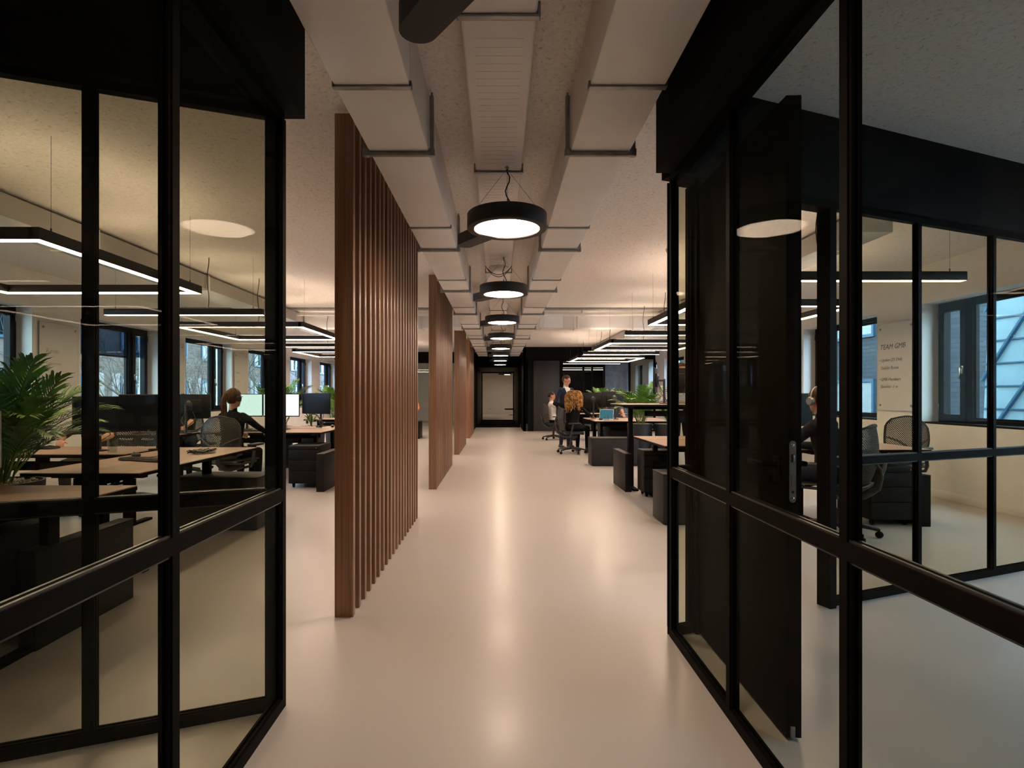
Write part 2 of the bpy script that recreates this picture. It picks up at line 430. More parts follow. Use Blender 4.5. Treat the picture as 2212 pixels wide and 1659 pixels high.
def window(xf, s, y0, ww, blind=False):
    wn[0] += 1
    w = struct('window_%d' % wn[0], loc=(xf, y0, SILL))
    X = lambda a: s*a
    H = HEAD-SILL
    a0, a1 = .21, .29
    fr = MB(); t = .065
    fr.box(X(a0), X(a1), 0, t, 0, H); fr.box(X(a0), X(a1), ww-t, ww, 0, H)
    fr.box(X(a0), X(a1), t, ww-t, 0, t); fr.box(X(a0), X(a1), t, ww-t, H-t, H)
    ym = ww-.47
    fr.box(X(a0), X(a1), ym-.05, ym+.05, t, H-t)
    part('frame', fr, 'window_black', w)
    # fixed pane beads, opening sash
    bd = MB(); yA, yB_ = t, ym-.05
    for (p, q, r_, u) in ((yA, yA+.025, t, H-t), (yB_-.025, yB_, t, H-t), (yA, yB_, t, t+.025), (yA, yB_, H-t-.025, H-t)):
        bd.box(X(a0+.02), X(a1-.02), p, q, r_, u)
    part('glazing_bead', bd, 'window_black', w)
    sa = MB(); yA, yB_ = ym+.03, ww-t+.02; k = .075; b0, b1 = a0-.025, a1-.02
    sa.box(X(b0), X(b1), yA, yA+k, t-.02, H-t+.02); sa.box(X(b0), X(b1), yB_-k, yB_, t-.02, H-t+.02)
    sa.box(X(b0), X(b1), yA+k, yB_-k, t-.02, t-.02+k); sa.box(X(b0), X(b1), yA+k, yB_-k, H-t+.02-k, H-t+.02)
    so = part('sash', sa, 'window_black', w)
    part('pane', MB().box(X(.245), X(.255), yA+k-.005, yB_-k+.005, t+k-.025, H-t-k+.025), 'clear_glass', so)
    hd = MB().box(X(b0-.008), X(b0), yA+.025, yA+.055, .62, .72, .003).bar((X(b0-.03), yA+.04, .70), (X(b0-.03), yA+.055, .56), .022, .014, .004)
    hd.cyl((X(b0), yA+.04, .695), (X(b0-.036), yA+.04, .695), .011)
    part('handle', hd, 'chrome', so)
    for zz in (.16, H-.2):
        part('hinge', MB().box(X(b0-.014), X(b0), yB_-.008, yB_+.012, zz, zz+.09, .003), 'chrome', so)
    part('pane', MB().box(X(.245), X(.255), t+.02, ym-.07, t+.02, H-t-.02), 'clear_glass', w)
    part('sill', MB().box(X(0.002), X(a0), -.0, ww, 0, .022, .004), 'window_black', w)
    if blind:
        bl = MB().box(X(.262), X(.266), t, ym-.05, H-.5, H-t)
        part('roller_blind', bl, 'blind_film', w)
        part('roller_blind', MB().box(X(.262), X(.266), ym+.1, ww-t-.06, H-.5, H-t-.06), 'blind_film', w)
        part('blind_rail', MB().box(X(.258), X(.272), t, ym-.05, H-.53, H-.5), 'window_black', w)
for k, y in enumerate(LWIN): window(XL, -1, y, WW_L, blind=(k == 1))
for y in RWIN: window(XR, 1, y, WW_R)
window(XR, 1, 20.2, WW_R)
# ---- glass partitions
def partition(name, label, o, ang, posts, zt=2.405, rail=.895, group=None, skip=(), d=.040, t=.033, gl='tinted_glass'):
    p = thing(name, label, 'partition', (o[0], o[1], 0), ang, group)
    for i, u in enumerate(posts):
        pm = MB().box(u-t/2, u+t/2, -d/2, d/2, 0, zt)
        pm.box(u-t/2-.007, u+t/2+.007, -.013, -.006, .045, zt).box(u-t/2-.007, u+t/2+.007, .006, .013, .045, zt)
        part('post', pm, 'black_metal', p)
    part('head_rail', MB().box(posts[0], posts[-1], -d/2, d/2, zt-.005, 2.435), 'black_metal', p)
    for i in range(len(posts)-1):
        if i in skip: continue
        a, b = posts[i]+t/2, posts[i+1]-t/2
        part('bottom_rail', MB().box(a, b, -d/2, d/2, 0, .045).box(a, b, -.013, -.006, .045, .052).box(a, b, .006, .013, .045, .052), 'black_metal', p)
        ro = part('middle_rail', MB().box(a, b, -d/2, d/2, rail-.048, rail), 'black_metal', p)
        part('glazing_bead', MB().box(a, b, -.014, -.006, rail, rail+.007).box(a, b, .006, .014, rail, rail+.007).box(a, b, -.014, -.006, rail-.055, rail-.048).box(a, b, .006, .014, rail-.055, rail-.048), 'bead_metal', ro)
        part('pane', MB().box(a, b, -.005, .005, .046, rail-.049), gl, p)
        part('pane', MB().box(a, b, -.005, .005, rail+.001, zt-.006), gl, p)
    return p
SL = .38; CA = math.atan(SL); CC = math.cos(CA)
lx = -.895
partition('glass_partition', 'black framed glass partition along left edge of the walkway', (lx, 2.27), -PI/2, [0, .762, 1.52, 2.28, 3.04, 3.8, 4.56, 5.32, 6.2])
partition('glass_partition', 'slanting black framed glass wall in front of the left desks', (lx-.03, 2.26), PI+CA, [0.0]+[(.575+.60*k)/CC for k in range(0, 9)], gl='coated_glass')
rx = .925
partition('glass_partition', 'black framed glass partition along right edge of the walkway', (rx, 2.93), -PI/2, [0, .735, 1.47, 2.2, 2.94, 3.67, 4.4, 5.14, 5.9, 6.85])
cr = partition('glass_partition', 'slanting black framed glass wall with doorway in front of the right windows', (rx, 2.958), CA, [0.0, .125/CC]+[(x-rx)/CC for x in (1.99, 2.75, 3.49, 4.23, 4.97, 5.43)], skip=(1,), gl='coated_glass')
# door opening frame
fr = MB()
uA, uB = .125/CC, (1.99-rx)/CC
fr.box(uA-.012, uA+.06, -.045, .045, 0, 2.405).box(uB-.032, uB+.02, -.045, .045, 0, 2.405).box(uA, uB, -.045, .045, 2.39, 2.435)
part('door_frame', fr, 'black_metal', cr)
dr = struct('door_1', loc=(1.118, 2.975, 0), rz=R(-0.4))
lf = MB().box(-.05, -.004, -.925, 0, .012, 2.385, .002).box(-.008, .006, -.925, 0, .012, 2.385)
part('leaf', lf, 'black_metal', dr)
lk = MB(); zc = 1.04
def stadium(w, h, n=10):
    r = w/2; pts = []
    for i in range(n+1): a = PI*i/n; pts.append((r*math.cos(a), h/2-r+r*math.sin(a)))
    for i in range(n+1): a = PI+PI*i/n; pts.append((r*math.cos(a), -h/2+r+r*math.sin(a)))
    return pts
def edge_plate(w, h, z, x=-.027, th=.003):
    mb = MB(); mb.prism(stadium(w, h), 0, th)
    mb.v = [(x+v[0], -.925-v[2], z+v[1]) for v in mb.v]
    return mb
zl = EYE-(1018-852)*2.06/1200
pl = part('lock_plate', edge_plate(.024, .228, zl), 'lock_steel', dr)
def sub(mb, mat, par, nm): return part(nm, mb, mat, par)
sub(MB().box(-.033, -.021, -.931, -.928, zl+.035, zl+.065), 'black_plastic', pl, 'latch_slot')
sub(MB().box(-.030, -.024, -.937, -.929, zl+.037, zl+.063, .002), 'chrome', pl, 'latch_bolt')
sub(MB().box(-.031, -.023, -.930, -.928, zl-.055, zl-.012), 'chrome', pl, 'dead_bolt')
for zz in (zl+.098, zl-.098): sub(MB().lathe([(.006, 0), (.004, -.002)], (-.027, -.928, zz), 12, 'Y'), 'chrome', pl, 'screw')
sub(MB().lathe([(.005, 0), (.005, -.0015)], (-.027, -.928, zl-.075), 12, 'Y'), 'black_plastic', pl, 'keyhole')
part('lock_plate', edge_plate(.026, .075, zl-.190), 'lock_steel', dr)
part('lever_handle', MB().cyl((-.05, -.86, zl+.02), (-.10, -.86, zl+.02), .010).bar((-.10, -.865, zl+.02), (-.10, -.73, zl+.02), .02, .02, .006).box(-.056, -.05, -.885, -.835, zl-.05, zl+.05, .002), 'black_metal', dr)
part('lever_handle', MB().cyl((.006, -.86, zl+.02), (.055, -.86, zl+.02), .010).bar((.055, -.865, zl+.02), (.055, -.73, zl+.02), .02, .02, .006), 'black_metal', dr)
part('drop_seal', MB().box(-.035, -.019, -.932, -.92, .014, .055, .002), 'lock_steel', dr)
# ---- black bulkheads over the partitions
fb = 2.435
struct('trim_1', MB().box(-.985, -.812, YB, 2.33, fb, CEIL), 'black_board')
struct('trim_2', MB().box(.822, .985, YB, 2.90, fb, CEIL), 'black_board')
def slant_box(x0, x1, z0, z1, w):
    n = Vector((-math.sin(CA), math.cos(CA)))
    P = [Vector((x0, SL*x0+2.606))-n*w, Vector((x1, SL*x1+2.606))-n*w, Vector((x1, SL*x1+2.606))+n*w, Vector((x0, SL*x0+2.606))+n*w]
    return MB().prism([(p.x, p.y) for p in P], z0, z1)
struct('trim_3', slant_box(-6.2, -.9, fb, CEIL, .055), 'black_board')
struct('trim_4', slant_box(.9, 5.45, fb, CEIL, .055), 'black_board')
# ---- far end
struct('wall_end_right', MB().box(.86, XR, YR, YR+.08, 2.5, CEIL).box(.86, .95, YR, YR+.08, 0, 2.5).box(1.02, 1.16, YR, YR+.08, 0, 2.5), 'black_board')
struct('wall_corridor_right', MB().box(.86, .94, YR, YE, 0, CEIL), 'black_board')
struct('wall_corridor_left', MB().box(-.96, -.88, 19.0, YE, 0, CEIL), 'black_board')
struct('wall_end_middle', MB().box(-.88, .86, YE, YE+.1, 2.34, CEIL), 'black_board')
tn = MB().box(-.92, -.84, YE, 27.2, 0, 2.42).box(.76, .84, YE, 27.2, 0, 2.42).box(-.92, .84, YE, 27.2, 2.36, 2.44)
struct('wall_passage', tn, 'charcoal_lacquer')
struct('trim_5', MB().box(-.90, -.83, YE-.03, YE+.02, 0, 2.42).box(.75, .82, YE-.03, YE+.02, 0, 2.42).box(-.83, .75, YE-.03, YE+.02, 2.33, 2.42), 'black_metal')
solo('floor_mat', MB().box(-.84, .76, YE-.02, 27.1, 0, .012), 'grey_carpet', 'black mat covering floor of the dark far passage', 'floor mat')
dg = struct('door_2', loc=(0, 27.0, 0))
part('frame', MB().box(-.83, -.78, -.04, .04, 0, 2.36).box(.70, .75, -.04, .04, 0, 2.36).box(-.78, .70, -.04, .04, 2.31, 2.36).box(-.78, .70, -.04, .04, 0, .05), 'black_metal', dg)
part('pane', MB().box(-.78, .70, -.004, .004, .05, 2.31), 'clear_glass', dg)
struct('wall_far_room', MB().box(-4.2, 4.2, 37.4, 37.6, 0, CEIL).box(-4.2, -4.0, 27.3, 37.4, 0, CEIL).box(4.0, 4.2, 27.3, 37.4, 0, CEIL).box(-4.2, -.95, 27.2, 27.35, 0, CEIL).box(.86, 4.2, 27.2, 27.35, 0, CEIL), 'white_paint')
struct('baseboard_far_room', MB().box(-4.0, 4.0, 37.38, 37.4, 0, .1), 'trim_paint')
# end wall door and glazing on the right
d3 = struct('door_3', loc=(1.16, YR, 0))
part('frame', MB().box(0, .05, -.03, .07, 0, 2.5).box(.96, 1.02, -.03, .07, 0, 2.5).box(.05, .96, -.03, .07, 2.45, 2.5), 'black_metal', d3)
part('leaf', MB().box(.05, .96, -.01, .04, .01, 2.45, .002), 'door_brown', d3)
part('door_handle', MB().bar((.86, -.06, 1.05), (.74, -.06, 1.05), .02, .02, .006).cyl((.86, -.01, 1.05), (.86, -.06, 1.05), .01).box(.84, .88, -.014, -.01, .97, 1.1), 'black_metal', d3)
part('door_plate', MB().box(1.04, 1.25, -.04, -.035, 1.38, 1.46), 'lock_steel', d3)
eg = thing('glass_partition', 'far glass wall with dark meeting rooms beyond the right desks', 'partition', (0, YR, 0))
for x in (2.2, 2.95, 3.25, 3.67, 4.55, 5.42): part('post', MB().box(x-.03, x+.03, -.02, .06, 0, 2.5), 'black_metal', eg)
for a, b in ((2.23, 2.92), (2.98, 3.22), (3.28, 3.64), (3.70, 4.52), (4.58, 5.39)):
    part('pane', MB().box(a, b, .015, .025, .05, 2.5), 'tinted_glass', eg)
    part('bottom_rail', MB().box(a, b, -.01, .05, 0, .05), 'black_metal', eg)
part('pane', MB().box(.95, 1.02, .015, .025, 0, 2.5), 'tinted_glass', eg)
part('middle_rail', MB().box(.95, 1.02, 0, .05, .85, .9), 'black_metal', eg)
struct('wall_meeting_room', MB().box(.94, XR, 24.0, 24.2, 0, CEIL), 'charcoal_lacquer')
struct('wall_blue', MB().box(3.70, 4.60, YR+.25, YR+.4, 0, CEIL), 'blue_plaster')
# left far end: bulkhead, glazing, office behind
struct('wall_end_left', MB().box(XL, -.96, YE, YE+.1, 2.5, CEIL), 'black_board')
el = thing('glass_partition', 'far glass wall behind the slatted screens on the left', 'partition', (0, YE, 0))
xs = [-6.15+.865*k for k in range(7)]
for x in xs: part('post', MB().box(x-.03, x+.03, -.02, .06, 0, 2.5), 'black_metal', el)
for a, b in zip(xs[:-1], xs[1:]): part('pane', MB().box(a+.03, b-.03, .015, .025, .05, 2.5), 'tinted_glass', el)
struct('wall_left_office', MB().box(XL, -1.0, 27.0, 27.2, 0, CEIL).box(XL-.2, XL, YE+.1, 27.2, 0, CEIL).box(-1.1, -.95, YE+.1, 27.2, 0, CEIL), 'white_paint')
# ---- outdoors, seen through the windows
struct('ground', MB().box(-60, 60, -40, 120, -6.2, -6.0), 'asphalt')
lb = thing('brick_building', 'brown brick apartment building across the street on the left', 'building', (-15.0, 0, -6))
part('wall', MB().box(-8, 0, 8, 75, 0, 20), 'brown_brick', lb)
wm = MB().box(0, .06, 0, 1.7, 0, .09).box(0, .06, 0, 1.7, 1.81, 1.9).box(0, .06, 0, .09, .09, 1.81).box(0, .06, 1.61, 1.7, .09, 1.81).box(0, .06, .8, .9, .09, 1.81)
wme = wm.mesh('window', 'steel_blue'); gme = MB().box(-.02, .01, .05, 1.65, .05, 1.85).mesh('pane', 'screen_off'); cme = MB().box(.011, .016, .1, .6, .1, 1.8).box(.011, .016, 1.05, 1.6, .1, 1.8).mesh('curtain', 'curtain')
sme = MB().box(-.01, .03, -.45, -.02, -.15, 2.0, .01).box(-.01, .03, 1.72, 2.1, -.15, 2.0, .01).box(-.01, .05, -.3, 2.0, -.22, -.1).mesh('stone_surround', 'stone_pale')
for fl in range(1, 6):
    for k in range(17):
        y = 10+3.0*k
        if y > 56: continue
        o = link('window', wme, lb); o.location = (0, y, fl*2.9+.3)
        for nm, me in (('pane', gme), ('curtain', cme), ('stone_surround', sme)):
            if nm == 'stone_surround' and fl % 2: continue
            c = link(nm, me, o)
rb = thing('brick_building', 'dark slate brick building outside the right windows', 'building', (12.4, 0, -6))
part('wall', MB().box(0, 8, 14.65, 60, 0, 20), 'slate_brick', rb)
wm2 = MB().box(-.06, 0, 0, 2.2, 0, .1).box(-.06, 0, 0, 2.2, 1.5, 1.6).box(-.06, 0, 0, .1, .1, 1.5).box(-.06, 0, 2.1, 2.2, .1, 1.5).box(-.06, 0, .95, 1.05, .1, 1.5).mesh('window', 'steel_blue')
g2 = MB().box(-.01, .02, .05, 2.15, .05, 1.55).mesh('pane', 'zinc')
for fl in (0, 1, 2, 3):
    for k in range(8):
        o = link('window', wm2, rb); o.location = (0, 18.3+3.9*k, 3.0*fl+.2); link('pane', g2, o)
gb = thing('glass_atrium', 'pale blue glazed atrium with slanted ribs outside the nearest right window', 'building', (11.9, -1.3, -6))
pbr('atrium_glass', (.17, .25, .29), .25, spec=.4, var=.12, scale=.8)
pm_ = MB().box(0, .03, 0, 1.16, 0, .52).mesh('pane', 'atrium_glass')
for i in range(9):
    for j in range(14):
        o = link('pane', pm_, gb); z = 4.2+.55*j
        o.location = (.025*j, 4.3+1.2*i, z); o.rotation_euler = (0, R(2.6), 0)
for i in range(0, 18):
    a = Vector((-.04, 4.3+1.2*i, 4.2)); b = Vector((.31, 4.3+1.2*(i-4.5), 11.9))
    if a.y > 15.1: a = a.lerp(b, (a.y-15.1)/(a.y-b.y))
    if b.y < 4.2: b = a.lerp(b, (a.y-4.2)/(a.y-b.y))
    if (b-a).length > .5: part('rib', MB().bar(a, b, .09, .05), 'steel_blue', gb)
for j in range(15):
    part('rib', MB().bar((.025*j-.03, 4.2, 4.2+.55*j-.015), (.025*j-.03, 15.1, 4.2+.55*j-.015), .03, .03), 'steel_blue', gb)
part('base_wall', MB().box(-.1, .4, 4.2, 15.1, 0, 4.2), 'zinc', gb)
rng = random.Random(5)
def bare_tree(x, y, h, label, ivy=False):
    t = thing('bare_tree', label, 'tree', (x, y, -6), 0, 'bare trees outside the left windows')
    tk = MB(); br = MB()
    tk.tube([(0, 0, 0), (.1, .05, h*.4), (0, .1, h*.62)], [.22, .17, .1], 8)
    def grow(p, d, L, r, dep):
        q = p+d*L; mid = (p+q)/2+Vector((rng.uniform(-.1, .1), rng.uniform(-.1, .1), 0))*L
        br.tube([p, mid, q], [r, r*.8, r*.55], 5, False)
        if dep == 0: return
        for _ in range(3):
            e = (d+Vector((rng.uniform(-.8, .8), rng.uniform(-.8, .8), rng.uniform(-.15, .6)))).normalized()
            grow(q if rng.random() < .6 else mid, e, L*rng.uniform(.6, .85), r*.55, dep-1)
    for k in range(5):
        a = 2*PI*k/5; grow(Vector((0, .05, h*(.42+.05*k))), Vector((math.cos(a), math.sin(a), .9)).normalized(), h*.2, .06, 4)
    part('trunk', tk, 'bark', t); part('branches', br, 'bark', t)
    if ivy:
        lm = MB()
        for _ in range(420):
            a = rng.uniform(0, 2*PI); z = rng.uniform(2, h*.75); rr = rng.uniform(.15, .5)
            c = Vector((rr*math.cos(a), rr*math.sin(a), z)); s_ = .09
            u = Vector((rng.gauss(0, 1), rng.gauss(0, 1), rng.gauss(0, 1))).normalized(); w = u.orthogonal()
            lm.add([c+u*s_, c+w*s_, c-u*s_, c-w*s_], [(0, 1, 2, 3)])
        part('ivy', lm, 'ivy', t, kind='stuff')
bare_tree(-11.0, 17.0, 9.5, 'ivy clad tree outside the left window with the blind', True)
bare_tree(-11.0, 23.6, 9.5, 'bare branched tree outside the window behind the ponytailed woman')
bare_tree(-11.0, 31.0, 9.5, 'bare branched tree farthest along the left facade')
# ================================================================ ceiling services
def corridor_duct(label, x0, x1):
    d = thing('air_duct', label, 'duct', (0, 0, 2.61))
    h = CEIL-2.61
    joints = [YB]+[2.40+2.03*k-2.03*3 for k in range(0, 12)]
    joints = [j for j in joints if YB <= j < 19.2]; joints = sorted(set(joints))+[19.4]
    for a, b in zip(joints[:-1], joints[1:]):
        part('duct_section', MB().box(x0, x1, a+.002, b-.002, 0, h, .006), 'duct_paint', d)
    for j in joints[1:-1]:
        m = MB(); w = .016; t = .009
        m.box(x0-t, x1+t, j-w, j+w, -t, 0, .004).box(x0-t, x0, j-w, j+w, -t, .02, .004).box(x1, x1+t, j-w, j+w, -t, .02, .004)
        part('strap', m, 'galvanised', d)
        y = j+.64
        if y > 19.2: continue
        m = MB().cyl((x0+.01, y, -.016), (x1-.01, y, -.016), .014, n=10)
        for x in (x0-.018, x1+.018):
            m.box(x-.016, x+.016, y-.016, y+.016, -.03, .012, .004)
            m.box(x-.011, x+.011, y-.013, y+.013, .012, h-.02, .002)
            m.cyl((x, y, h-.02), (x, y, h), .006, n=6)
        m.box(x0-.018, x0+.02, y-.012, y+.012, -.026, -.006).box(x1-.02, x1+.018, y-.012, y+.012, -.026, -.006)
        part('hanger', m, 'galvanised', d)
corridor_duct('rectangular white air duct left of the walkway lamps', -.708, -.383)
corridor_duct('rectangular white air duct right of the walkway lamps', .395, .718)
# perforated cooling ducts above the desks
def side_duct(label, x0, x1, y0, y1, xin):
    d = thing('air_duct', label, 'duct', (0, 0, 2.71)); h = CEIL-2.71
    part('duct_body', MB().box(x0, x1, y0, y1, 0, h-.03, .004), 'zinc', d)
    s = -.004 if xin == x0 else .004
    y = y0+.02; n = 0
    while y < y1-.1:
        e = min(y+2.2, y1-.02)
        part('perforated_panel', MB().box(xin, xin+s, y, e-.02, .004, h-.035), 'perforated_metal', d); y = e; n += 1
    y = y0+.6
    while y < y1:
        m = MB().box(xin+s, xin+s*3.5, y-.015, y+.015, -.01, h-.02).box(x0-.01, x1+.01, y-.012, y+.012, -.012, 0)
        m.box(xin+s, xin+s*3, y-.01, y+.01, h-.04, h-.03)
        part('hanger', m, 'trim_paint', d); y += 2.1
side_duct('perforated cooling duct above the left desks', -4.42, -3.97, -3.5, 19.5, -3.97)
side_duct('perforated cooling duct above the right desks', 3.18, 3.48, 4.9, 19.0, 3.18)
def cross_duct(label, xa, xb):
    d = thing('air_duct', label, 'duct', (0, 11.27, 2.63))
    s = 1 if xb > xa else -1
    body = MB().box(xa+s*.55, xb, 0, .34, 0, .26, .005)
    part('duct_body', body, 'duct_paint', d)
    fl = MB(); x2 = xa+s*.55
    fl.add([(xa, -.15, 0), (xa, .5, 0), (xa, .5, .28), (xa, -.15, .28), (x2, 0, 0), (x2, .34, 0), (x2, .34, .26), (x2, 0, .26)],
           [(0, 1, 5, 4), (1, 2, 6, 5), (2, 3, 7, 6), (3, 0, 4, 7), (0, 3, 2, 1), (4, 5, 6, 7)] if s > 0 else [(4, 5, 1, 0), (5, 6, 2, 1), (6, 7, 3, 2), (7, 4, 0, 3), (1, 2, 3, 0), (7, 6, 5, 4)])
    part('duct_flare', fl, 'duct_paint', d)
    for k in (.12, .82, 1.95):
        x = xa+s*k
        part('strap', MB().box(x-.02, x+.02, -.19 if k < .3 else -.012, .36, -.015, 0, .004).box(x-.04, x-.025, -.022 if k > .3 else -.19, -.01 if k > .3 else -.17, -.02, .29).box(x+.025, x+.04, -.022 if k > .3 else -.19, -.01 if k > .3 else -.17, -.02, .29), 'duct_paint', d)
cross_duct('white branch duct crossing the ceiling over the right desks', .755, 3.16)
cross_duct('white branch duct crossing the ceiling over the left desks', -.75, -3.95)
for s, nm in ((1, 'right'), (-1, 'left')):
    x0, x1 = (.74, 5.4) if s > 0 else (-6.15, -.73)
    solo('ceiling_pipe', MB().cyl((x0, 10.95, 2.86), (x1, 10.95, 2.86), .035, n=12).box(x0+.9, x0+.93, 10.9, 11.0, 2.86, CEIL), 'duct_paint', 'white pipe hung below the ceiling before the %s branch duct' % nm, 'pipe')
    struct('trim_%d' % (6 if s > 0 else 7), MB().box(x0, x1, 10.55, 10.67, CEIL-.035, CEIL), 'galvanised')
# slotted climate panels along the middle
P0 = 3.74-1.54*5; gp = 'slotted climate panels over the walkway'
pm = MB().box(-.153, .153, .004, 1.536, 0, .10, .012)
for k in range(22):
    y = .14+k*.060
    pm.box(-.105, .105, y, y+.003, -.0014, .002)
pme = pm.mesh('panel', 'panel_paint')
bme = MB().box(-.166, .166, -.016, .016, -.012, 0, .004).box(-.166, -.153, -.016, .016, -.012, .05, .004).box(.153, .166, -.016, .016, -.012, .05, .004).mesh('joint_strap', 'galvanised')
rme = MB().cyl((-.1, .4, .1), (-.1, .4, .15), .006, n=6).cyl((.1, .4, .1), (.1, .4, .15), .006, n=6).cyl((-.1, 1.2, .1), (-.1, 1.2, .15), .006, n=6).cyl((.1, 1.2, .1), (.1, 1.2, .15), .006, n=6).mesh('hanger_rod', 'galvanised')
ords = ['first', 'second', 'third', 'fourth', 'fifth', 'sixth', 'seventh', 'eighth', 'ninth', 'tenth', 'eleventh', 'twelfth', 'thirteenth', 'fourteenth', 'fifteenth']
n = 0
for k in range(16):
    y = P0+1.54*k
    if y+1.54 < 1.0 or y+1.54 > 20.8: continue
    t = thing('climate_panel', '%s slotted ceiling panel over the walkway counted from the viewer' % ords[n], 'ceiling panel', (0, y, 2.78), 0, gp); n += 1
    link('panel', pme, t); link('joint_strap', bme, t); link('hanger_rod', rme, t)
# junction box with looping wires
jb = thing('ceiling_sensor', 'round ceiling unit with two looping cables above the second pendant', 'sensor', (0, 6.55, 2.78))
part('body', MB().lathe([(.0001, -.06), (.09, -.055), (.12, -.03), (.12, 0)], n=24), 'duct_paint', jb)
for k, dz in ((0, -.10), (1, -.13)):
    pts = [(.155*math.sin(a), -.05-.02*k, dz*math.cos(a)**2) for a in [(-90+180*i/14)*PI/180 for i in range(15)]]
    part('cable', MB().tube(pts, .004, 6), 'black_plastic', jb)
# ---- round pendants with a paddle handle
def pendant_proto():
    t = thing('pendant_lamp', '', 'lamp', group='round pendants over the walkway')
    r, h = .262, .098
    part('housing', MB().lathe([(.212, .012), (.216, 0), (r-.004, 0), (r, .004), (r, h-.004), (r-.004, h), (.0001, h)], n=56), 'lamp_black', t, sharp=50)
    part('diffuser', MB().lathe([(.0001, .006), (.211, .006), (.213, .010), (.0001, .010)], n=48), 'disc', t)
    ang = math.atan2(.46, -.335); L = .56; w = .058
    pts = []
    for i in range(13): a = -PI/2+PI*i/12; pts.append((L-w+w*math.cos(a), w*math.sin(a)))
    pts += [(.20, w*1.1), (.20, -w*1.1)]
    ca, sa = math.cos(ang), math.sin(ang)
    part('handle', MB().prism([(x*ca-y*sa, x*sa+y*ca) for x, y in pts], .002, .082), 'lamp_black', t, sharp=40)
    top = 2.776-2.366
    for a in (R(170), R(10), R(-90)):
        x, y = .235*math.cos(a), .235*math.sin(a)
        part('suspension_wire', MB().cyl((x, y, h+.02), (0, 0, top-.01), .0011, n=5).cyl((x, y, h), (x, y, h+.022), .004, n=6), 'black_plastic', t)
    pts = [(0.02*math.sin(i*1.0)+.012*math.sin(i*.35+.5), 0, h+(top-h)*i/10) for i in range(11)]; pts[-1] = (0, 0, top)
    part('power_cable', MB().tube(pts, .0045, 7), 'black_plastic', t)
    part('ceiling_plug', MB().cyl((0, 0, top-.012), (0, 0, top), .012, n=12), 'lock_steel', t)
    return t
pp = pendant_proto()
for k in range(9):
    lab = ['round black pendant cut by the top edge, only its paddle handle in view', 'largest round pendant nearest the viewer with glowing disc', 'second glowing round pendant along the walkway', 'third glowing round pendant along the walkway', 'fourth glowing round pendant along the walkway', 'fifth glowing round pendant along the walkway', 'sixth glowing round pendant along the walkway', 'seventh glowing round pendant along the walkway', 'last round pendant before the dark far passage'][k]
    loc = (.055, 3.66+2.40*(k-1), 2.366)
    if k == 0: pp.location = loc; pp['label'] = lab
    else: copy_tree(pp, loc, 0, lab)
copy_tree(pp, (.55, 35, 2.52), R(55), 'round pendant glowing in the pale room beyond the passage')
# ---- linear pendants over the desks
ZL = 2.235; LW, LH = .074, .075
def linear(label, x0, x1, y0, y1=None, z=ZL, grp='linear pendants over the desks', ends=True):
    cx, cy = (x0+x1)/2, (y0+(y1 if y1 else y0))/2
    t = thing('linear_pendant', label, 'lamp', (cx, cy, z), 0, grp)
    hx = (x1-x0)/2; m = MB(); e = MB(); w = LW/2; g = .007
    if y1 is None:
        m.box(-hx, hx, -w, w, .006, LH, .002).box(-hx, hx, -w, -w+.004, 0, .006).box(-hx, hx, w-.004, w, 0, .006)
        e.box(-hx+.004, hx-.004, -w+.005, w-.005, 0, .005)
        wires = [(-hx+.12, 0), (hx-.12, 0)]
    else:
        hy = (y1-y0)/2
        for (a, b, c, d) in ((-hx, hx, -hy-w, -hy+w), (-hx, hx, hy-w, hy+w), (-hx-w, -hx+w, -hy-w, hy+w), (hx-w, hx+w, -hy-w, hy+w)):
            m.box(a, b, c, d, .006, LH)
        m.box(-hx-w, hx+w, -hy-w, -hy-w+.004, 0, .006).box(-hx-w, hx+w, hy+w-.004, hy+w, 0, .006)
        m.box(-hx-w, -hx-w+.004, -hy-w, hy+w, 0, .006).box(hx+w-.004, hx+w, -hy-w, hy+w, 0, .006)
        e.box(-hx-w+.005, hx+w-.005, -hy-w+.005, -hy+w-.002, 0, .005).box(-hx-w+.005, hx+w-.005, hy-w+.002, hy+w-.005, 0, .005)
        e.box(-hx-w+.005, -hx+w-.002, -hy+w, hy-w, 0, .005).box(hx-w+.002, hx+w-.005, -hy+w, hy-w, 0, .005)
        wires = [(sx*hx, sy*(hy-.1)) for sx in (-1, 1) for sy in (-1, 1)]
    part('housing', m, 'lamp_black', t); part('diffuser', e, 'led', t)
    ul = MB()
    if y1 is None: ul.box(-hx+.1, hx-.1, -.02, .02, LH, LH+.002)
    else:
        for sy in (-hy, hy): ul.box(-hx+.1, hx-.1, sy-.02, sy+.02, LH, LH+.002)
        for sx in (-hx, hx): ul.box(sx-.02, sx+.02, -hy+.2, hy-.2, LH, LH+.002)
    part('added_uplight', ul, 'added_uplight', t)  # glowing strips added on the housing top to brighten the ceiling
    top = CEIL-z
    for x, y in wires:
        part('suspension_wire', MB().cyl((x, y, LH), (x, y, top), .0012, n=5).cyl((x, y, LH), (x, y, LH+.03), .005, n=6), 'black_plastic', t)
    x = hx*(-.3 if cx > 0 else .3); y = 0 if y1 is None else -hy
    part('power_cable', MB().tube([(x+.012*math.sin(i*.9), y, LH+(top-LH)*i/9) for i in range(10)], .005, 6), 'black_plastic', t)
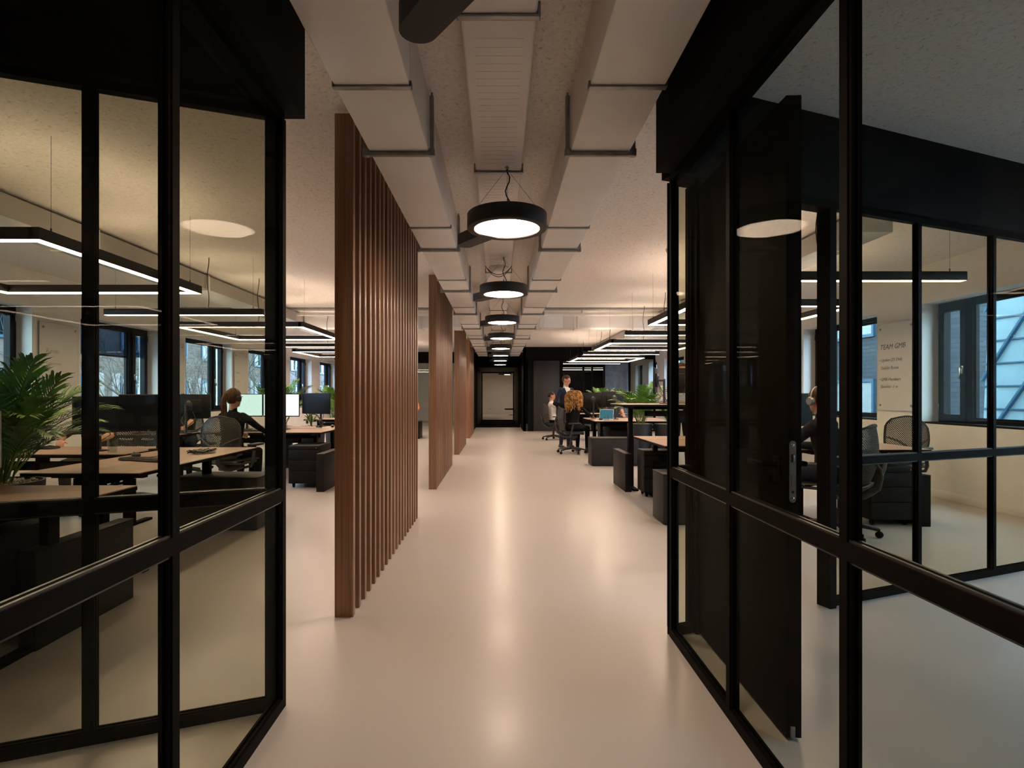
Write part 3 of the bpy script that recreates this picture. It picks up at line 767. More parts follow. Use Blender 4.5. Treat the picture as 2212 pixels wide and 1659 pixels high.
# right rows
linear('straight linear pendant seen through the right doorway glass', 2.02, 3.92, 4.68)
linear('rectangular linear pendant behind the right glass corner post', 2.10, 3.86, 6.03, 7.65)
linear('straight linear pendant between the two nearest right rectangles', 2.04, 3.88, 8.97)
linear('middle rectangular linear pendant over the right desks', 2.10, 3.84, 10.38, 11.98)
linear('straight linear pendant above the curly haired woman', 2.04, 3.84, 13.3)
linear('farthest rectangular linear pendant over the right desks', 2.10, 3.80, 14.6, 16.3)
linear('straight linear pendant nearest the dark door wall', 2.02, 3.80, 17.35)
# left rows
linear('large rectangular linear pendant nearest on the left', -4.64, -2.86, 3.45, 5.25)
linear('straight linear pendant between the first two left rectangles', -4.74, -2.84, 6.7)
linear('second rectangular linear pendant on the left over the ponytailed woman', -4.56, -2.80, 7.9, 9.74)
linear('straight linear pendant behind the second left rectangle', -4.66, -2.80, 11.2)
linear('third rectangular linear pendant over the left desks', -4.60, -2.80, 12.5, 14.2)
linear('straight linear pendant farthest over the left desks', -4.60, -2.80, 15.6)
linear('rectangular linear pendant hidden behind the slatted screens', -4.60, -2.80, 16.9, 18.6)
linear('straight linear pendant in the far left office behind glass', -4.2, -2.4, 23.6)
linear('added linear pendant lighting the far meeting room on the right', 2.4, 4.2, 21.6)  # lamp added to light the room behind the end glass
linear('added unseen linear pendant lighting the pale far room right of the passage', 1.6, 3.4, 33.0)  # added out of view to brighten the far room
linear('added unseen linear pendant lighting the pale far room left of the passage', -3.4, -1.6, 33.0)  # second out-of-view lamp added for the far room's brightness
# ---- slatted walnut screens
sl = MB().box(-.0535, .0535, 0, .046, 0, CEIL-.035, .002).mesh('slat', 'walnut_slat')
for k, lab in enumerate(['tallest nearest walnut slat screen beside the walkway', 'second walnut slat screen along the walkway', 'third walnut slat screen along the walkway', 'farthest walnut slat screen along the walkway']):
    y0 = [3.19, 7.49, 11.8, 16.2][k]
    t = thing('slat_screen', lab, 'screen', (-.8885, y0, 0), 0, 'walnut slat screens along the walkway')
    for i in range(19):
        o = link('slat', sl, t); o.location = (0, .14*i, 0)
# ================================================================ furniture
def desk(label, x0, x1, y0, y1, z=.74, along='x', legs=True, grp='wood topped desks', chamfer=0.0):
    w, l = (y1-y0, x1-x0) if along == 'x' else (x1-x0, y1-y0)
    t = thing('desk', label, 'desk', ((x0+x1)/2, (y0+y1)/2, 0), PI/2 if along == 'x' else 0, grp)
    # local: long side along Y; after the quarter turn local +Y points to -X
    c = chamfer
    poly = [(-w/2, -l/2), (w/2, -l/2), (w/2, l/2), (-w/2, l/2)]
    if c > 0: poly = [(-w/2, -l/2), (w/2, -l/2), (w/2, l/2-c), (w/2-c, l/2), (-w/2, l/2)]
    part('desktop', MB().prism(poly, z-.006, z), 'oak_top', t)
    part('edge_board', MB().prism([(x*.999, y*.9995) for x, y in poly], z-.028, z-.0062), 'black_board', t)
    fr = MB().box(-.03, .03, -l/2+.2, l/2-.2, z-.075, z-.029)
    for s in (-1, 1): fr.box(-w/2+.08, w/2-.08, s*(l/2-.2)-.03, s*(l/2-.2)+.03, z-.06, z-.029)
    part('frame', fr, 'black_metal', t)
    if legs:
        for s in (-1, 1):
            y = s*(l/2-.2)
            part('leg', MB().box(-.035, .035, y-.025, y+.025, .025, z-.06).box(-.045, .045, y-.035, y+.035, .025, z*.62).box(-.33*w/.8, .33*w/.8, y-.035, y+.035, 0, .026, .006), 'black_metal', t)
    part('cable_tray', MB().box(-w/2+.1, -w/2+.22, -l/2+.35, l/2-.35, z-.16, z-.155).box(-w/2+.1, -w/2+.104, -l/2+.35, l/2-.35, z-.16, z-.09).box(-w/2+.216, -w/2+.22, -l/2+.35, l/2-.35, z-.16, z-.09).box(-w/2+.1, -w/2+.22, -.02, .02, z-.16, z-.03), 'black_metal', t)
    part('control_switch', MB().box(w/2-.07, w/2-.01, l/2-.42, l/2-.30, z-.048, z-.028, .004), 'black_plastic', t)
    return t
desk('wood topped desk at lower left in front of the pebble planter', -3.85, -2.145, 2.5, 3.3)
desk('wood desk with keyboard and loose cables behind left glass', -3.285, -2.47, 3.81, 5.68, along='y')
desk('wood desk with water glass where the person in olive sits', -5.12, -3.38, 5.02, 5.76)
desk('wood desk behind the ponytailed woman\'s chair on its left side', -5.6, -4.3, 7.45, 8.2)
desk('wood desk with lit screens facing the ponytailed woman', -4.25, -2.53, 7.9, 8.7, chamfer=.0)
desk('wood desk with headset stand behind the lit screens', -4.25, -2.53, 8.76, 9.5)
desk('wood desk farther back beyond the headset stand', -4.25, -2.50, 12.1, 12.9)
desk('wood desk farthest back on left seen past the first slat screen', -4.25, -2.50, 16.4, 17.2)
desk('low wood desk front right behind the glass corner post', 1.75, 2.9, 5.84, 6.62)
desk('narrow wood desk between low desk and raised desk', 1.75, 3.4, 6.64, 7.2)
desk('raised standing desk at right holding a monitor', 1.62, 3.4, 7.28, 8.06, z=1.15)
desk('wood desk with laptop and glass beside the curly haired woman', 1.95, 3.6, 11.2, 12.0, chamfer=.16)
desk('wood desk where the person in grey sits behind a monitor', 1.95, 3.6, 12.06, 12.86)
desk('wood desk near the seated man in white shirt', 1.95, 3.6, 15.4, 16.2)
desk('wood desk by the right window with two mesh chairs', 2.95, 4.25, 5.45, 6.25)
desk('wood desk at the far right window row', 3.7, 5.2, 9.6, 10.4)
# leg boxes and low cabinets
def leg_box(label, x0, x1, y0, y1, h=.5):
    t = thing('desk_leg_box', label, 'leg box', ((x0+x1)/2, (y0+y1)/2, 0), 0, 'black leg boxes at the desk ends')
    a, b = (x1-x0)/2, (y1-y0)/2
    part('body', MB().box(-a, a, -b, b, .0, h-.008, .004), 'charcoal_lacquer', t)
    part('lid', MB().box(-a-.002, a+.002, -b-.002, b+.002, h-.006, h, .002), 'charcoal_lacquer', t)
    return t
leg_box('slim black leg box under the front left desk', -2.39, -2.30, 2.76, 3.5)
leg_box('slim black leg box beside drawers left of first slat screen', -2.39, -2.29, 7.28, 8.0)
leg_box('slim black leg box carrying the raised desk', 1.66, 1.745, 7.28, 8.04)
leg_box('slim black leg box at window end of the right room desk', 4.09, 4.18, 5.37, 6.1)
leg_box('slim dark leg box glimpsed between first two slat screens', -2.40, -2.29, 16.0, 16.7)
def low_cabinet(label, x0, x1, y0, y1, h=.5):
    t = thing('low_cabinet', label, 'cabinet', ((x0+x1)/2, (y0+y1)/2, 0), 0, 'low black cabinets')
    a, b = (x1-x0)/2, (y1-y0)/2
    part('body', MB().box(-a, a, -b, b, .012, h-.015, .004), 'graphite_panel', t)
    part('top', MB().box(-a-.004, a+.004, -b-.004, b+.004, h-.013, h, .003), 'graphite_panel', t)
    part('plinth', MB().box(-a+.02, a-.02, -b+.02, b-.02, 0, .012), 'black_board', t)
    part('door', MB().box(-a+.01, a-.01, b, b+.012, .03, h-.03, .002), 'graphite_panel', t)
low_cabinet('low black cabinet under the left cable strewn desk', -3.05, -2.27, 5.22, 5.62)
low_cabinet('low black cabinet behind the right glass corner post', 1.61, 2.35, 5.43, 5.8)
low_cabinet('low dark cabinet beside the curly haired woman\'s desk', 1.66, 2.5, 9.9, 10.3)
def pedestal(label, x, y, rz=0, w=.42, d=.52, h=.58):
    t = thing('drawer_pedestal', label, 'drawers', (x, y, 0), rz, 'black drawer pedestals')
    part('body', MB().box(-w/2, w/2, -d/2, d/2, .06, h, .004), 'charcoal_lacquer', t)
    hh = (h-.07)
    zs = [.065, .065+hh*.33, .065+hh*.62, .065+hh*.90, h-.004]
    for a, b in zip(zs[:-1], zs[1:]):
        dr_ = part('drawer', MB().box(-w/2+.003, w/2-.003, -d/2-.018, -d/2, a+.003, b-.003, .003), 'charcoal_lacquer', t)
        if b == zs[-1]: part('lock', MB().lathe([(.008, 0), (.008, -.006)], (w/2-.04, -d/2-.018, (a+b)/2), 12, 'Y'), 'chrome', dr_)
    for sx in (-1, 1):
        for sy in (-1, 1):
            part('caster', MB().lathe([(.0001, -.012), (.024, -.012), (.026, 0), (.024, .012), (.0001, .012)], (sx*(w/2-.05), sy*(d/2-.05), .026), 14, 'X').box(sx*(w/2-.05)-.018, sx*(w/2-.05)+.018, sy*(d/2-.05)-.014, sy*(d/2-.05)+.014, .04, .06), 'rubber', t)
pedestal('black drawer pedestal left of the first slat screen', -2.66, 7.86, 0)
pedestal('black drawer pedestal under the narrow right desk', 1.98, 7.05, 0, w=.36, d=.3)
pedestal('black drawer pedestal by the right window behind glass', 3.82, 5.66, 0)
pedestal('black drawer pedestal under the lower left desk', -2.72, 2.92, 0)
pedestal('black drawer pedestal in shade under the curly haired woman\'s desk', 2.5, 11.7, PI)
# ---- monitors
def rbox(mb, w, d, h, b, c=(0, 0, 0)):
    return mb.box(c[0]-w/2, c[0]+w/2, c[1]-d/2, c[1]+d/2, c[2]-h/2, c[2]+h/2, b)
def monitor(label, x, y, rz, zc=1.11, base=.74, screen='screen_off', w=.56, h=.345, tilt=0.0, shell='monitor_black', arm=0.0, grp='desk monitors'):
    t = thing('monitor', label, 'monitor', (x, y, base), rz, grp)     # screen looks to local -Y
    z = zc-base
    pm = MB(); rbox(pm, w, .022, h, .006, (0, 0, z)); rbox(pm, w*.62, .03, h*.55, .012, (0, .022, z))
    pn = part('panel', pm, shell, t)
    part('screen', MB().box(-w/2+.009, w/2-.009, -.0125, -.0108, z-h/2+.016, z+h/2-.009), screen, t)
    # badge on the back
    bd = part('badge', MB().lathe([(.024, 0), (.029, 0), (.029, .001), (.024, .001)], (0, .0375, z+h*.18), 24, 'Y'), 'chrome', t)
    mt = Matrix.Translation((0, .0382, z+h*.18-.006)) @ Matrix.Rotation(PI, 4, 'Z') @ Matrix.Rotation(PI/2, 4, 'X')
    me = M.get('_dell')
    if me is None:
        me = text_mesh('DELL', .016, 0, align='CENTER'); me.materials.clear(); me.materials.append(M['chrome']); M['_dell'] = me
    o = link('lettering', me, bd); o.matrix_local = mt
    if shell == 'monitor_black':
        me2 = M.get('_dell2')
        if me2 is None:
            me2 = text_mesh('DELL', .009, 0, align='CENTER'); me2.materials.clear(); me2.materials.append(M['lock_steel']); M['_dell2'] = me2
        o = link('lettering', me2, pn); o.matrix_local = Matrix.Translation((0, -.0118, z-h/2+.004)) @ Matrix.Rotation(PI/2, 4, 'X')
    st = MB().cyl((arm, .12, .012), (arm, .12, z+.02), .017, n=14)
    st.bar((arm, .12, z), (0, .05, z), .035, .025, .005); rbox(st, .11, .012, .11, .004, (0, .042, z))
    for sx in (-.05, .05):
        for sz in (-.05, .05): st.cyl((sx, .036, z+sz), (sx, .052, z+sz), .006, n=8)
    part('arm', st, 'black_plastic', t)
    part('base', MB().box(arm-.06, arm+.06, .06, .19, 0, .014, .005), 'black_plastic', t)
    part('cable', MB().tube([(.03, .05, z-.06), (.06+.02, .09, z-.2), (.02, .13, z*.28), (arm+.01, .17, .01)], .004, 6).tube([(-.06, .05, z-.07), (-.12, .10, z-.17), (-.03, .12, z-.26), (arm, .14, .1)], .004, 6), 'black_plastic', t)
    return t
monitor('large black monitor behind the left glass near the palm', -3.33, 5.30, R(-4), 1.105, w=.61, h=.35)
monitor('angled black monitor seen edge on left of the large one', -3.70, 5.24, R(62), 1.09, w=.56)
monitor('pale framed computer screen cut by the left photo edge', -3.17, 3.12, R(16), 1.02, w=.62, h=.33, shell='white_plastic')
monitor('monitor seen from behind left of the ponytailed woman, left of its pair', -4.95, 7.78, PI, 1.11)
monitor('monitor seen from behind left of the ponytailed woman, right of its pair', -4.36, 7.84, PI+R(8), 1.11)
monitor('lit pale teal monitor right behind the ponytailed woman\'s head', -3.86, 8.42, R(4), 1.115, screen='screen_teal')
monitor('lit pale teal monitor partly hidden by the left glass post', -3.29, 8.42, R(-3), 1.115, screen='screen_teal')
monitor('monitor from behind with cables next to the headset', -3.64, 9.12, PI+R(12), 1.12)
monitor('black monitor left of the first slat screen above the headset', -3.02, 9.2, R(-20), 1.13)
monitor('monitor on the raised desk in front of the striped shirt', 2.62, 7.72, PI, 1.475, base=1.15)
monitor('monitor at the narrow edge beside the glass corner post', 2.19, 7.76, PI+R(70), 1.475, base=1.15, w=.5)
monitor('monitor seen from behind in front of the person in grey', 2.55, 12.26, PI, 1.175)
monitor('monitor seen from behind right of the curly haired woman', 2.16, 12.7, PI+R(-6), 1.15)
monitor('monitor with screen turned off behind the right doorway', 3.02, 5.80, R(3), 1.12, w=.53)
monitor('far monitor in the glazed office glimpsed between slat screens', -2.55, 23.0, 0, 1.10)
# ---- mesh backed swivel chairs (sitter faces local +Y)
def back_surface(u, v):
    hw = .205+.035*math.sin(PI*min(1, v*1.05))+.02*v
    hw *= 1-.30*max(0, v-.86)/.14*abs(u)**2 if v > .86 else 1
    hw *= 1-.25*max(0, .12-v)/.12
    x = u*hw
    y = -.235-.05*v-.03*math.sin(PI*v*1.1)+.065*u*u
    z = .50+.50*v+(.018*math.cos(u*PI)*v)
    return Vector((x, y, z))
def lattice(fn, nu, nv, th, fill=.30, nrm=None):
    mb = MB()
    for j in range(nv):
        for i in range(-1, nu):
            off = .5 if j % 2 else 0
            u0, u1 = max(0, (i+off)/nu), min(1, (i+1+off)/nu)
            if u1-u0 < 1e-4: continue
            v0, v1 = j/nv, (j+1)/nv
            solid = (j in (0, nv-1)) or u0 < .5/nu or u1 > 1-.5/nu
            def P(u, v): return fn(u*2-1, v)
            o = [P(u0, v0), P(u1, v0), P(u1, v1), P(u0, v1)]
            n = (o[1]-o[0]).cross(o[3]-o[0])
            if n.length < 1e-9: continue
            n = n.normalized()*th
            if solid:
                b = [p-n for p in o]; mb.add(o+b, [(0, 1, 2, 3), (7, 6, 5, 4), (0, 4, 5, 1), (2, 6, 7, 3), (1, 5, 6, 2), (3, 7, 4, 0)]); continue
            fu, fv = (u1-u0)*fill, (v1-v0)*fill*.8
            q = [P(u0+fu, v0+fv), P(u1-fu, v0+fv), P(u1-fu, v1-fv), P(u0+fu, v1-fv)]
            ob, qb = [p-n for p in o], [p-n for p in q]
            vs = o+q+ob+qb; fs = []
            for k in range(4):
                m = (k+1) % 4
                fs += [(k, m, 4+m, 4+k), (8+m, 8+k, 12+k, 12+m), (4+k, 4+m, 12+m, 12+k)]
            mb.add(vs, fs)
    return mb
def seat_surface(u, v):
    hw = .235+.02*math.sin(PI*v)
    return Vector((u*hw, -.22+.46*v, .455+.02*u*u-.03*max(0, v-.75)*4*max(0, v-.75)+.012*(1-v)))
def chair_proto():
    c = thing('office_chair', '', 'chair', group='mesh backed office chairs')
    part('backrest', lattice(back_surface, 22, 38, .006, .24), 'chair_mesh', c, sharp=50)
    rim = [back_surface(-1, k/10) for k in range(11)]+[back_surface(-1+.2*k, 1) for k in range(1, 10)]+[back_surface(1, 1-k/10) for k in range(11)]
    part('back_rim', MB().tube(rim, .009, 8), 'chair_frame', c)
    yk = MB()
    for s in (-1, 1):
        yk.tube([back_surface(s*.93, .52)+Vector((0, -.01, 0)), (s*.13, -.325, .70), (s*.05, -.335, .64), (0, -.325, .58)], [.010, .014, .017, .02], 8)
    yk.tube([(0, -.325, .585), (0, -.30, .47), (0, -.2, .39), (0, -.05, .37)], [.028, .034, .034, .04], 10)
    part('back_yoke', yk, 'chair_frame', c)
    part('seat', lattice(seat_surface, 9, 9, .012, .2), 'chair_mesh', c, sharp=50)
    part('seat_pad', MB().box(-.225, .225, -.19, .235, .459, .482, .012), 'seat_fabric', c)
    sr = [(-.24, -.2, .44), (-.245, .1, .44), (-.2, .23, .43), (.2, .23, .43), (.245, .1, .44), (.24, -.2, .44), (-.24, -.2, .44)]
    part('seat_rim', MB().tube(sr, .014, 8, False), 'chair_frame', c)
    part('tilt_mechanism', MB().box(-.10, .10, -.13, .12, .34, .42, .02).tube([(-.2, 0, .43), (0, 0, .38), (.2, 0, .43)], .016, 8), 'chair_frame', c)
    for s in (-1, 1):
        am = part('armrest', MB().tube([(s*.2, -.06, .38), (s*.29, -.07, .40), (s*.315, -.06, .46), (s*.315, -.03, .62), (s*.31, .0, .65)], [.017, .018, .02, .018, .016], 10), 'chair_frame', c)
        part('arm_pad', MB().box(s*.31-.045, s*.31+.045, -.12, .15, .645, .675, .014), 'black_plastic', am)
    part('gas_lift', MB().cyl((0, 0, .09), (0, 0, .25), .03, n=16).cyl((0, 0, .25), (0, 0, .37), .016, n=14), 'chair_frame', c)
    for k in range(5):
        a = 2*PI*k/5+.3; ca, sa = math.cos(a), math.sin(a)
        lg = part('leg', MB().tube([(ca*.025, sa*.025, .115), (ca*.16, sa*.16, .105), (ca*.31, sa*.31, .075)], [.032, .024, .016], 8), 'chair_frame', c)
        px, py = ca*.315, sa*.315
        cs = MB()
        m = Matrix.Translation((px, py, .030)) @ Matrix.Rotation(a+1.0, 4, 'Z')
        for s in (-1, 1):
            w = MB().lathe([(.0001, -.009), (.026, -.009), (.030, 0), (.026, .009), (.0001, .009)], (s*.013, 0, 0), 16, 'X'); cs.add([m @ Vector(v) for v in w.v], w.f, True)
        cs.cyl((px, py, .03), (px, py, .082), .008, n=8)
        part('caster', cs, 'rubber', lg)
    return c
ch0 = chair_proto(); first = [True]
def chair(label, x, y, face):
    # face: heading of the sitter, degrees from +X
    rz = R(face-90)
    if first[0]:
        first[0] = False; ch0.location = (x, y, 0); ch0.rotation_euler = (0, 0, rz); ch0['label'] = label; return ch0
    return copy_tree(ch0, (x, y, 0), rz, label)
chair('mesh backed chair the ponytailed woman sits in', -3.33, 6.92, 86)
chair('mesh chair of the person in olive behind the water glass', -4.30, 6.42, -80)
chair('chair of the person whose hands show behind the rear facing monitors', -4.98, 8.75, -75)
chair('swivel chair of the curly haired woman on the walkway', 1.58, 12.08, 4)
chair('swivel chair of the man in white shirt before the dark door', 1.55, 15.7, 12)
chair('mesh chair of the person with headphones behind the right glass', 3.09, 5.04, 128)
chair('empty mesh chair standing below the right whiteboard', 4.72, 6.62, 205)
chair('chair of the person in grey behind the monitor', 2.78, 13.35, -90)
# ---- glass whiteboards with writing
def board(label, s, y0, y1, z0, z1, lines, ink):
    xf = XR if s > 0 else XL
    t = thing('glass_whiteboard', label, 'whiteboard', (xf, (y0+y1)/2, (z0+z1)/2), 0, 'glass whiteboards between windows')
    a, b = (y1-y0)/2, (z1-z0)/2
    part('board', MB().box(-s*.026, -s*.020, -a, a, -b, b), 'white_plastic', t)
    part('glass_edge', MB().box(-s*.027, -s*.019, -a-.003, -a, -b, b).box(-s*.027, -s*.019, a, a+.003, -b, b).box(-s*.027, -s*.019, -a, a, b, b+.003).box(-s*.027, -s*.019, -a, a, -b-.003, -b), 'zinc', t)
    for sy in (-1, 1):
        for sz in (-1, 1):
            part('standoff', MB().lathe([(.016, -.0), (.016, -s*.034), (.014, -s*.036)] if s > 0 else [(.016, .0), (.016, .034), (.014, .036)], (0, sy*(a-.06), sz*(b-.07)), 14, 'X'), 'lock_steel', t)
    for (tx, size, yo, zo) in lines:
        rot = Matrix.Rotation(PI/2, 4, 'X')
        if s > 0: m = Matrix.Translation((-.0272, a-yo, b-zo)) @ Matrix.Rotation(-PI/2, 4, 'Z') @ rot
        else: m = Matrix.Translation((.0272, -a+yo, b-zo)) @ Matrix.Rotation(PI/2, 4, 'Z') @ rot
        text_part(tx, size, ink, t, m)
board('glass board with TEAM heading by the right windows', 1, 7.24, 7.95, 1.06, 2.27, [('TEAM GMB', .10, .05, .36), ('• Update DS Only', .062, .03, .53), ('Tasklist Route', .062, .06, .64), ('• GMB-Members', .062, .03, .80), ('Shortlist -1 w', .062, .06, .90)], 'marker_ink')
board('glass board with faint handwriting behind the left palm', -1, 7.47, 8.16, 1.0, 2.27, [('Kevin', .10, .10, .42), ('- Tomorrow', .06, .06, .58), ('- Test inspection', .06, .06, .78), ('campagne', .065, .12, 1.0), ('video marketing', .06, .08, 1.20)], 'faint_ink')
board('glass board on left wall between second and third windows', -1, 10.22, 10.9, 1.0, 2.27, [('planning', .08, .1, .5), ('- week', .07, .1, .7)], 'faint_ink')
board('glass board on left wall behind the lit screens', -1, 12.98, 13.66, 1.0, 2.27, [('notes', .08, .1, .5), ('- sales', .07, .1, .7)], 'faint_ink')
board('blank glass board on left wall beyond the first slat screen', -1, 15.74, 16.42, 1.0, 2.27, [], 'faint_ink')
board('glass board between the two farther right windows', 1, 10.0, 10.7, 1.06, 2.27, [], 'faint_ink')
# ---- plants
rp = random.Random(11)
def frond_mesh(name, L, arch, nl, ll, lw, mat):
    st = MB(); N = 12
    pts = []
    for i in range(N+1):
        s = i/N; pts.append(Vector((0, L*(s*math.sin(arch)*(.55+.45*s)), L*(s-.42*arch*s*s*s))))
    st.tube(pts, [.006*(1-.8*i/N)+.0012 for i in range(N+1)], 5, False)
    lf = MB()
    for k in range(nl):
        s = .30+.70*k/(nl-1); f = s*N; i = min(N-1, int(f)); p = pts[i].lerp(pts[i+1], f-i); tg = (pts[i+1]-pts[i]).normalized()
        for sd in (-1, 1):
            side = Vector((sd, 0, 0)); up = tg.cross(Vector((1, 0, 0)))*-1
            d = (side*(.75-.35*s)+tg*(.65+.45*s)+up*.22*rp.uniform(.6, 1.4)).normalized()
            l = ll*math.sin(PI*(.25+.68*(s-.3)/.7))**.7*rp.uniform(.85, 1.12)
            wv = d.cross(up).normalized()*lw*.5
            q1 = p+d*l*.35+up*.01; q2 = p+d*l*.75-Vector((0, 0, l*.10)); q3 = p+d*l-Vector((0, 0, l*.26))
            o = [p-wv*.4, p+wv*.4, q1+wv, q1-wv, q2+wv*.75, q2-wv*.75, q3]
            mid1 = q1-up*lw*.18
            lf.add(o+[mid1], [(0, 1, 2, 7), (0, 7, 3), (3, 7, 2, 4, 5), (5, 4, 6)])
    me = st.mesh(name, 'stem_green'); me2 = lf.mesh('leaflets', mat, 60)
    return me, me2
PALM = [frond_mesh('frond', .95, a, 25, .30, .017, m) for a, m in ((.35, 'leaf_green'), (.6, 'leaf_green'), (.85, 'leaf_bright'), (1.1, 'leaf_green'), (.5, 'leaf_bright'))]
def leaf_plant_mesh(L, w, mat):
    mb = MB(); N = 8
    for i in range(N):
        pass
    vs = []
    for i in range(N+1):
        s = i/N; hw = w*math.sin(PI*min(1, s*.96+.03))**.8*.5
        c = Vector((0, L*s*(.45+.35*s), L*(s-.45*s*s*s)))
        vs += [c+Vector((-hw, 0, .25*hw)), c, c+Vector((hw, 0, .25*hw))]
    fs = []
    for i in range(N):
        for j in (0, 1): fs.append((3*i+j, 3*i+j+1, 3*i+4+j, 3*i+3+j))
    mb.add(vs, fs, True); return mb.mesh('leaf', mat, 80)
BROAD = [leaf_plant_mesh(.62, .06, 'leaf_green'), leaf_plant_mesh(.5, .05, 'leaf_bright')]
def plant(label, x, y, z, h, n, spread, seed, kind='palm', pot=.24, poth=.7, pebbles=True):
    t = thing('potted_palm' if kind == 'palm' else 'potted_dracaena', label, 'plant', (x, y, 0), 0, 'green plants among the desks')
    pt = part('planter', MB().lathe([(pot*.82, 0), (pot, poth), (pot, poth+.02), (pot-.015, poth+.02), (pot-.02, poth-.01), (.0001, poth-.01)], n=32), 'planter_black', t)
    pb = MB(); q = random.Random(seed)
    for _ in range(230 if pebbles else 10):
        a = q.uniform(0, 2*PI); r = (pot-.035)*math.sqrt(q.random()); s = q.uniform(.008, .016)
        pb.ell((r*math.cos(a), r*math.sin(a), poth+.006+s*.4), (s, s*q.uniform(.7, 1.2), s*.7), 6, 4)
    part('pebbles', pb, 'pebbles', pt, kind='stuff')
    part('soil', MB().lathe([(.0001, poth+.006), (pot-.02, poth+.004), (pot-.02, poth-.008)], n=24), 'soil', pt)
    for k in range(n):
        a = 2*PI*k*.382+q.uniform(-.3, .3); f = k/max(1, n-1)
        if kind == 'palm':
            st, lf = PALM[min(4, int(f*4.4)) if q.random() < .7 else q.randrange(5)]
            o = link('frond', st, t); link('leaflets', lf, o)
            sc = h*(1.05-.30*f)*q.uniform(.85, 1.08)
            o.scale = (sc*(.9+.3*spread), sc*spread, sc)
            r = .10*q.random()
            o.location = (r*math.cos(a), r*math.sin(a), poth-.03); o.rotation_euler = (0, q.uniform(-.12, .12), a-PI/2)
        else:
            o = link('leaf', BROAD[k % 2], t); sc = h*q.uniform(.75, 1.1)
            o.scale = (sc, sc, sc*(1.25-.8*f)); o.location = (.03*math.cos(a), .03*math.sin(a), poth+.05+h*.45*(1-f)*q.random()); o.rotation_euler = (0, 0, a-PI/2)
    if kind != 'palm':
        part('stem', MB().tube([(0, 0, poth-.02), (.01, 0, poth+.2), (0, .01, poth+.06+h*.5)], [.018, .014, .008], 8), 'bark', t)
plant('big palm in pebble planter at far left behind glass', -3.22, 3.56, .72, .92, 34, 1.0, 3, pot=.25)
plant('tall broad leaf plant rising behind the big left palm', -3.72, 3.62, .72, 1.05, 16, 1.0, 8, kind='broad', pot=.2)
plant('palm behind the two lit teal monitors', -3.85, 9.75, .72, .98, 26, .9, 4)
plant('leafy plant beside the glass post under the lit screens', -3.3, 9.78, .72, .55, 18, 1.0, 9, kind='broad')
plant('palm left of the first slat screen above the black monitor', -3.95, 13.4, .72, 1.0, 24, .9, 6)
plant('small palm beside the curly haired woman\'s monitors', 2.78, 14.6, .72, .98, 24, .8, 12, pot=.2)
plant('full palm in the middle of the right desks', 2.72, 10.7, .72, .93, 34, .85, 21)
plant('broad leaf plant beside the full palm on the right', 3.22, 10.6, .72, 1.05, 24, 1.0, 23, kind='broad')
# ---- small things on the desks
def keyboard(label, x, y, rz, z=.74):
    t = thing('keyboard', label, 'keyboard', (x, y, z), rz, 'black keyboards')
    part('body', MB().box(-.22, .22, -.065, .065, .002, .018, .006), 'black_plastic', t)
    km = MB()
    for r_ in range(5):
        for c_ in range(18): km.box(-.212+c_*.0235, -.212+c_*.0235+.019, -.058+r_*.0235, -.058+r_*.0235+.019, .018, .024)
    part('keys', km, 'black_plastic', t, kind='stuff')
    part('cable', MB().tube([(.0, .065, .01), (-.05, .12, .005), (-.16, .17, .005), (-.2, .3, .005)], .003, 6), 'black_plastic', t)
def mouse(label, x, y, rz, z=.74):
    t = thing('computer_mouse', label, 'mouse', (x, y, z), rz, 'computer mice')
    part('body', MB().ell((0, 0, .0225), (.031, .055, .022), 14, 10), 'black_plastic', t)
    part('wheel', MB().lathe([(.007, -.003), (.007, .003)], (0, .03, .040), 10, 'X'), 'rubber', t)
keyboard('black keyboard on the left desk beside loose cables', -2.88, 4.52, R(-20))
mouse('black mouse left of the keyboard on the left desk', -3.10, 4.75, R(60))
keyboard('keyboard in front of the lit teal monitors', -3.6, 8.1, 0)
keyboard('black keyboard under the hands behind rear facing monitors', -4.55, 7.98, R(170))
mouse('black mouse by the curly haired woman\'s hand', 2.14, 11.62, R(40))
mouse('black mouse beside the first slat screen on a desk', -2.72, 9.1, R(20))
keyboard('keyboard of the person in olive behind the palm stems', -4.62, 5.52, PI)
keyboard('keyboard before the screen by the right doorway', 3.12, 5.6, R(-15))
# tangled cables
cb = thing('cable_bundle', 'tangle of loose cables on the left wood desk', 'cables', (-2.72, 5.1, .74))
for k in range(9):
    q = random.Random(40+k)
    pts = [(.10*math.sin(i*.9+k)*(.5+.5*q.random()), .13*math.cos(i*.75+k*.7)*(.5+.5*q.random()), .006+.03*abs(math.sin(i*1.3+k))) for i in range(14)]
    part('cable', MB().tube(pts, .0042, 6), 'black_plastic' if k % 3 else 'lock_steel', cb)
def tumbler(label, x, y, z=.74, r=.037, h=.105, handle=False, fill=.6):
    t = thing('water_glass', label, 'glass', (x, y, z), R(150), 'water glasses')
    part('glass', MB().lathe([(.0001, .001), (r*.86, .001), (r*.9, .01), (r, h), (r-.002, h), (r*.86, .012), (.0001, .012)], n=28), 'drink_glass', t)
    part('water', MB().lathe([(.0001, .0125), (r*.85, .0125), (r*(.86+.12*fill)-.002, h*fill), (.0001, h*fill)], n=28), 'water', t)
    if handle: part('handle', MB().tube([(r*.97, 0, h*.72), (r+.025, 0, h*.66), (r+.028, 0, h*.4), (r*.93, 0, h*.28)], .0045, 8), 'drink_glass', t)
tumbler('glass mug of water on the desk behind left glass', -3.58, 5.15, handle=True, r=.042, h=.12)
tumbler('clear tumbler on the curly haired woman\'s desk', 2.17, 11.34)
tumbler('second clear tumbler just behind the first one', 2.25, 11.42)
tumbler('small glass cup on the far left desk between slat screens', -2.62, 16.6)
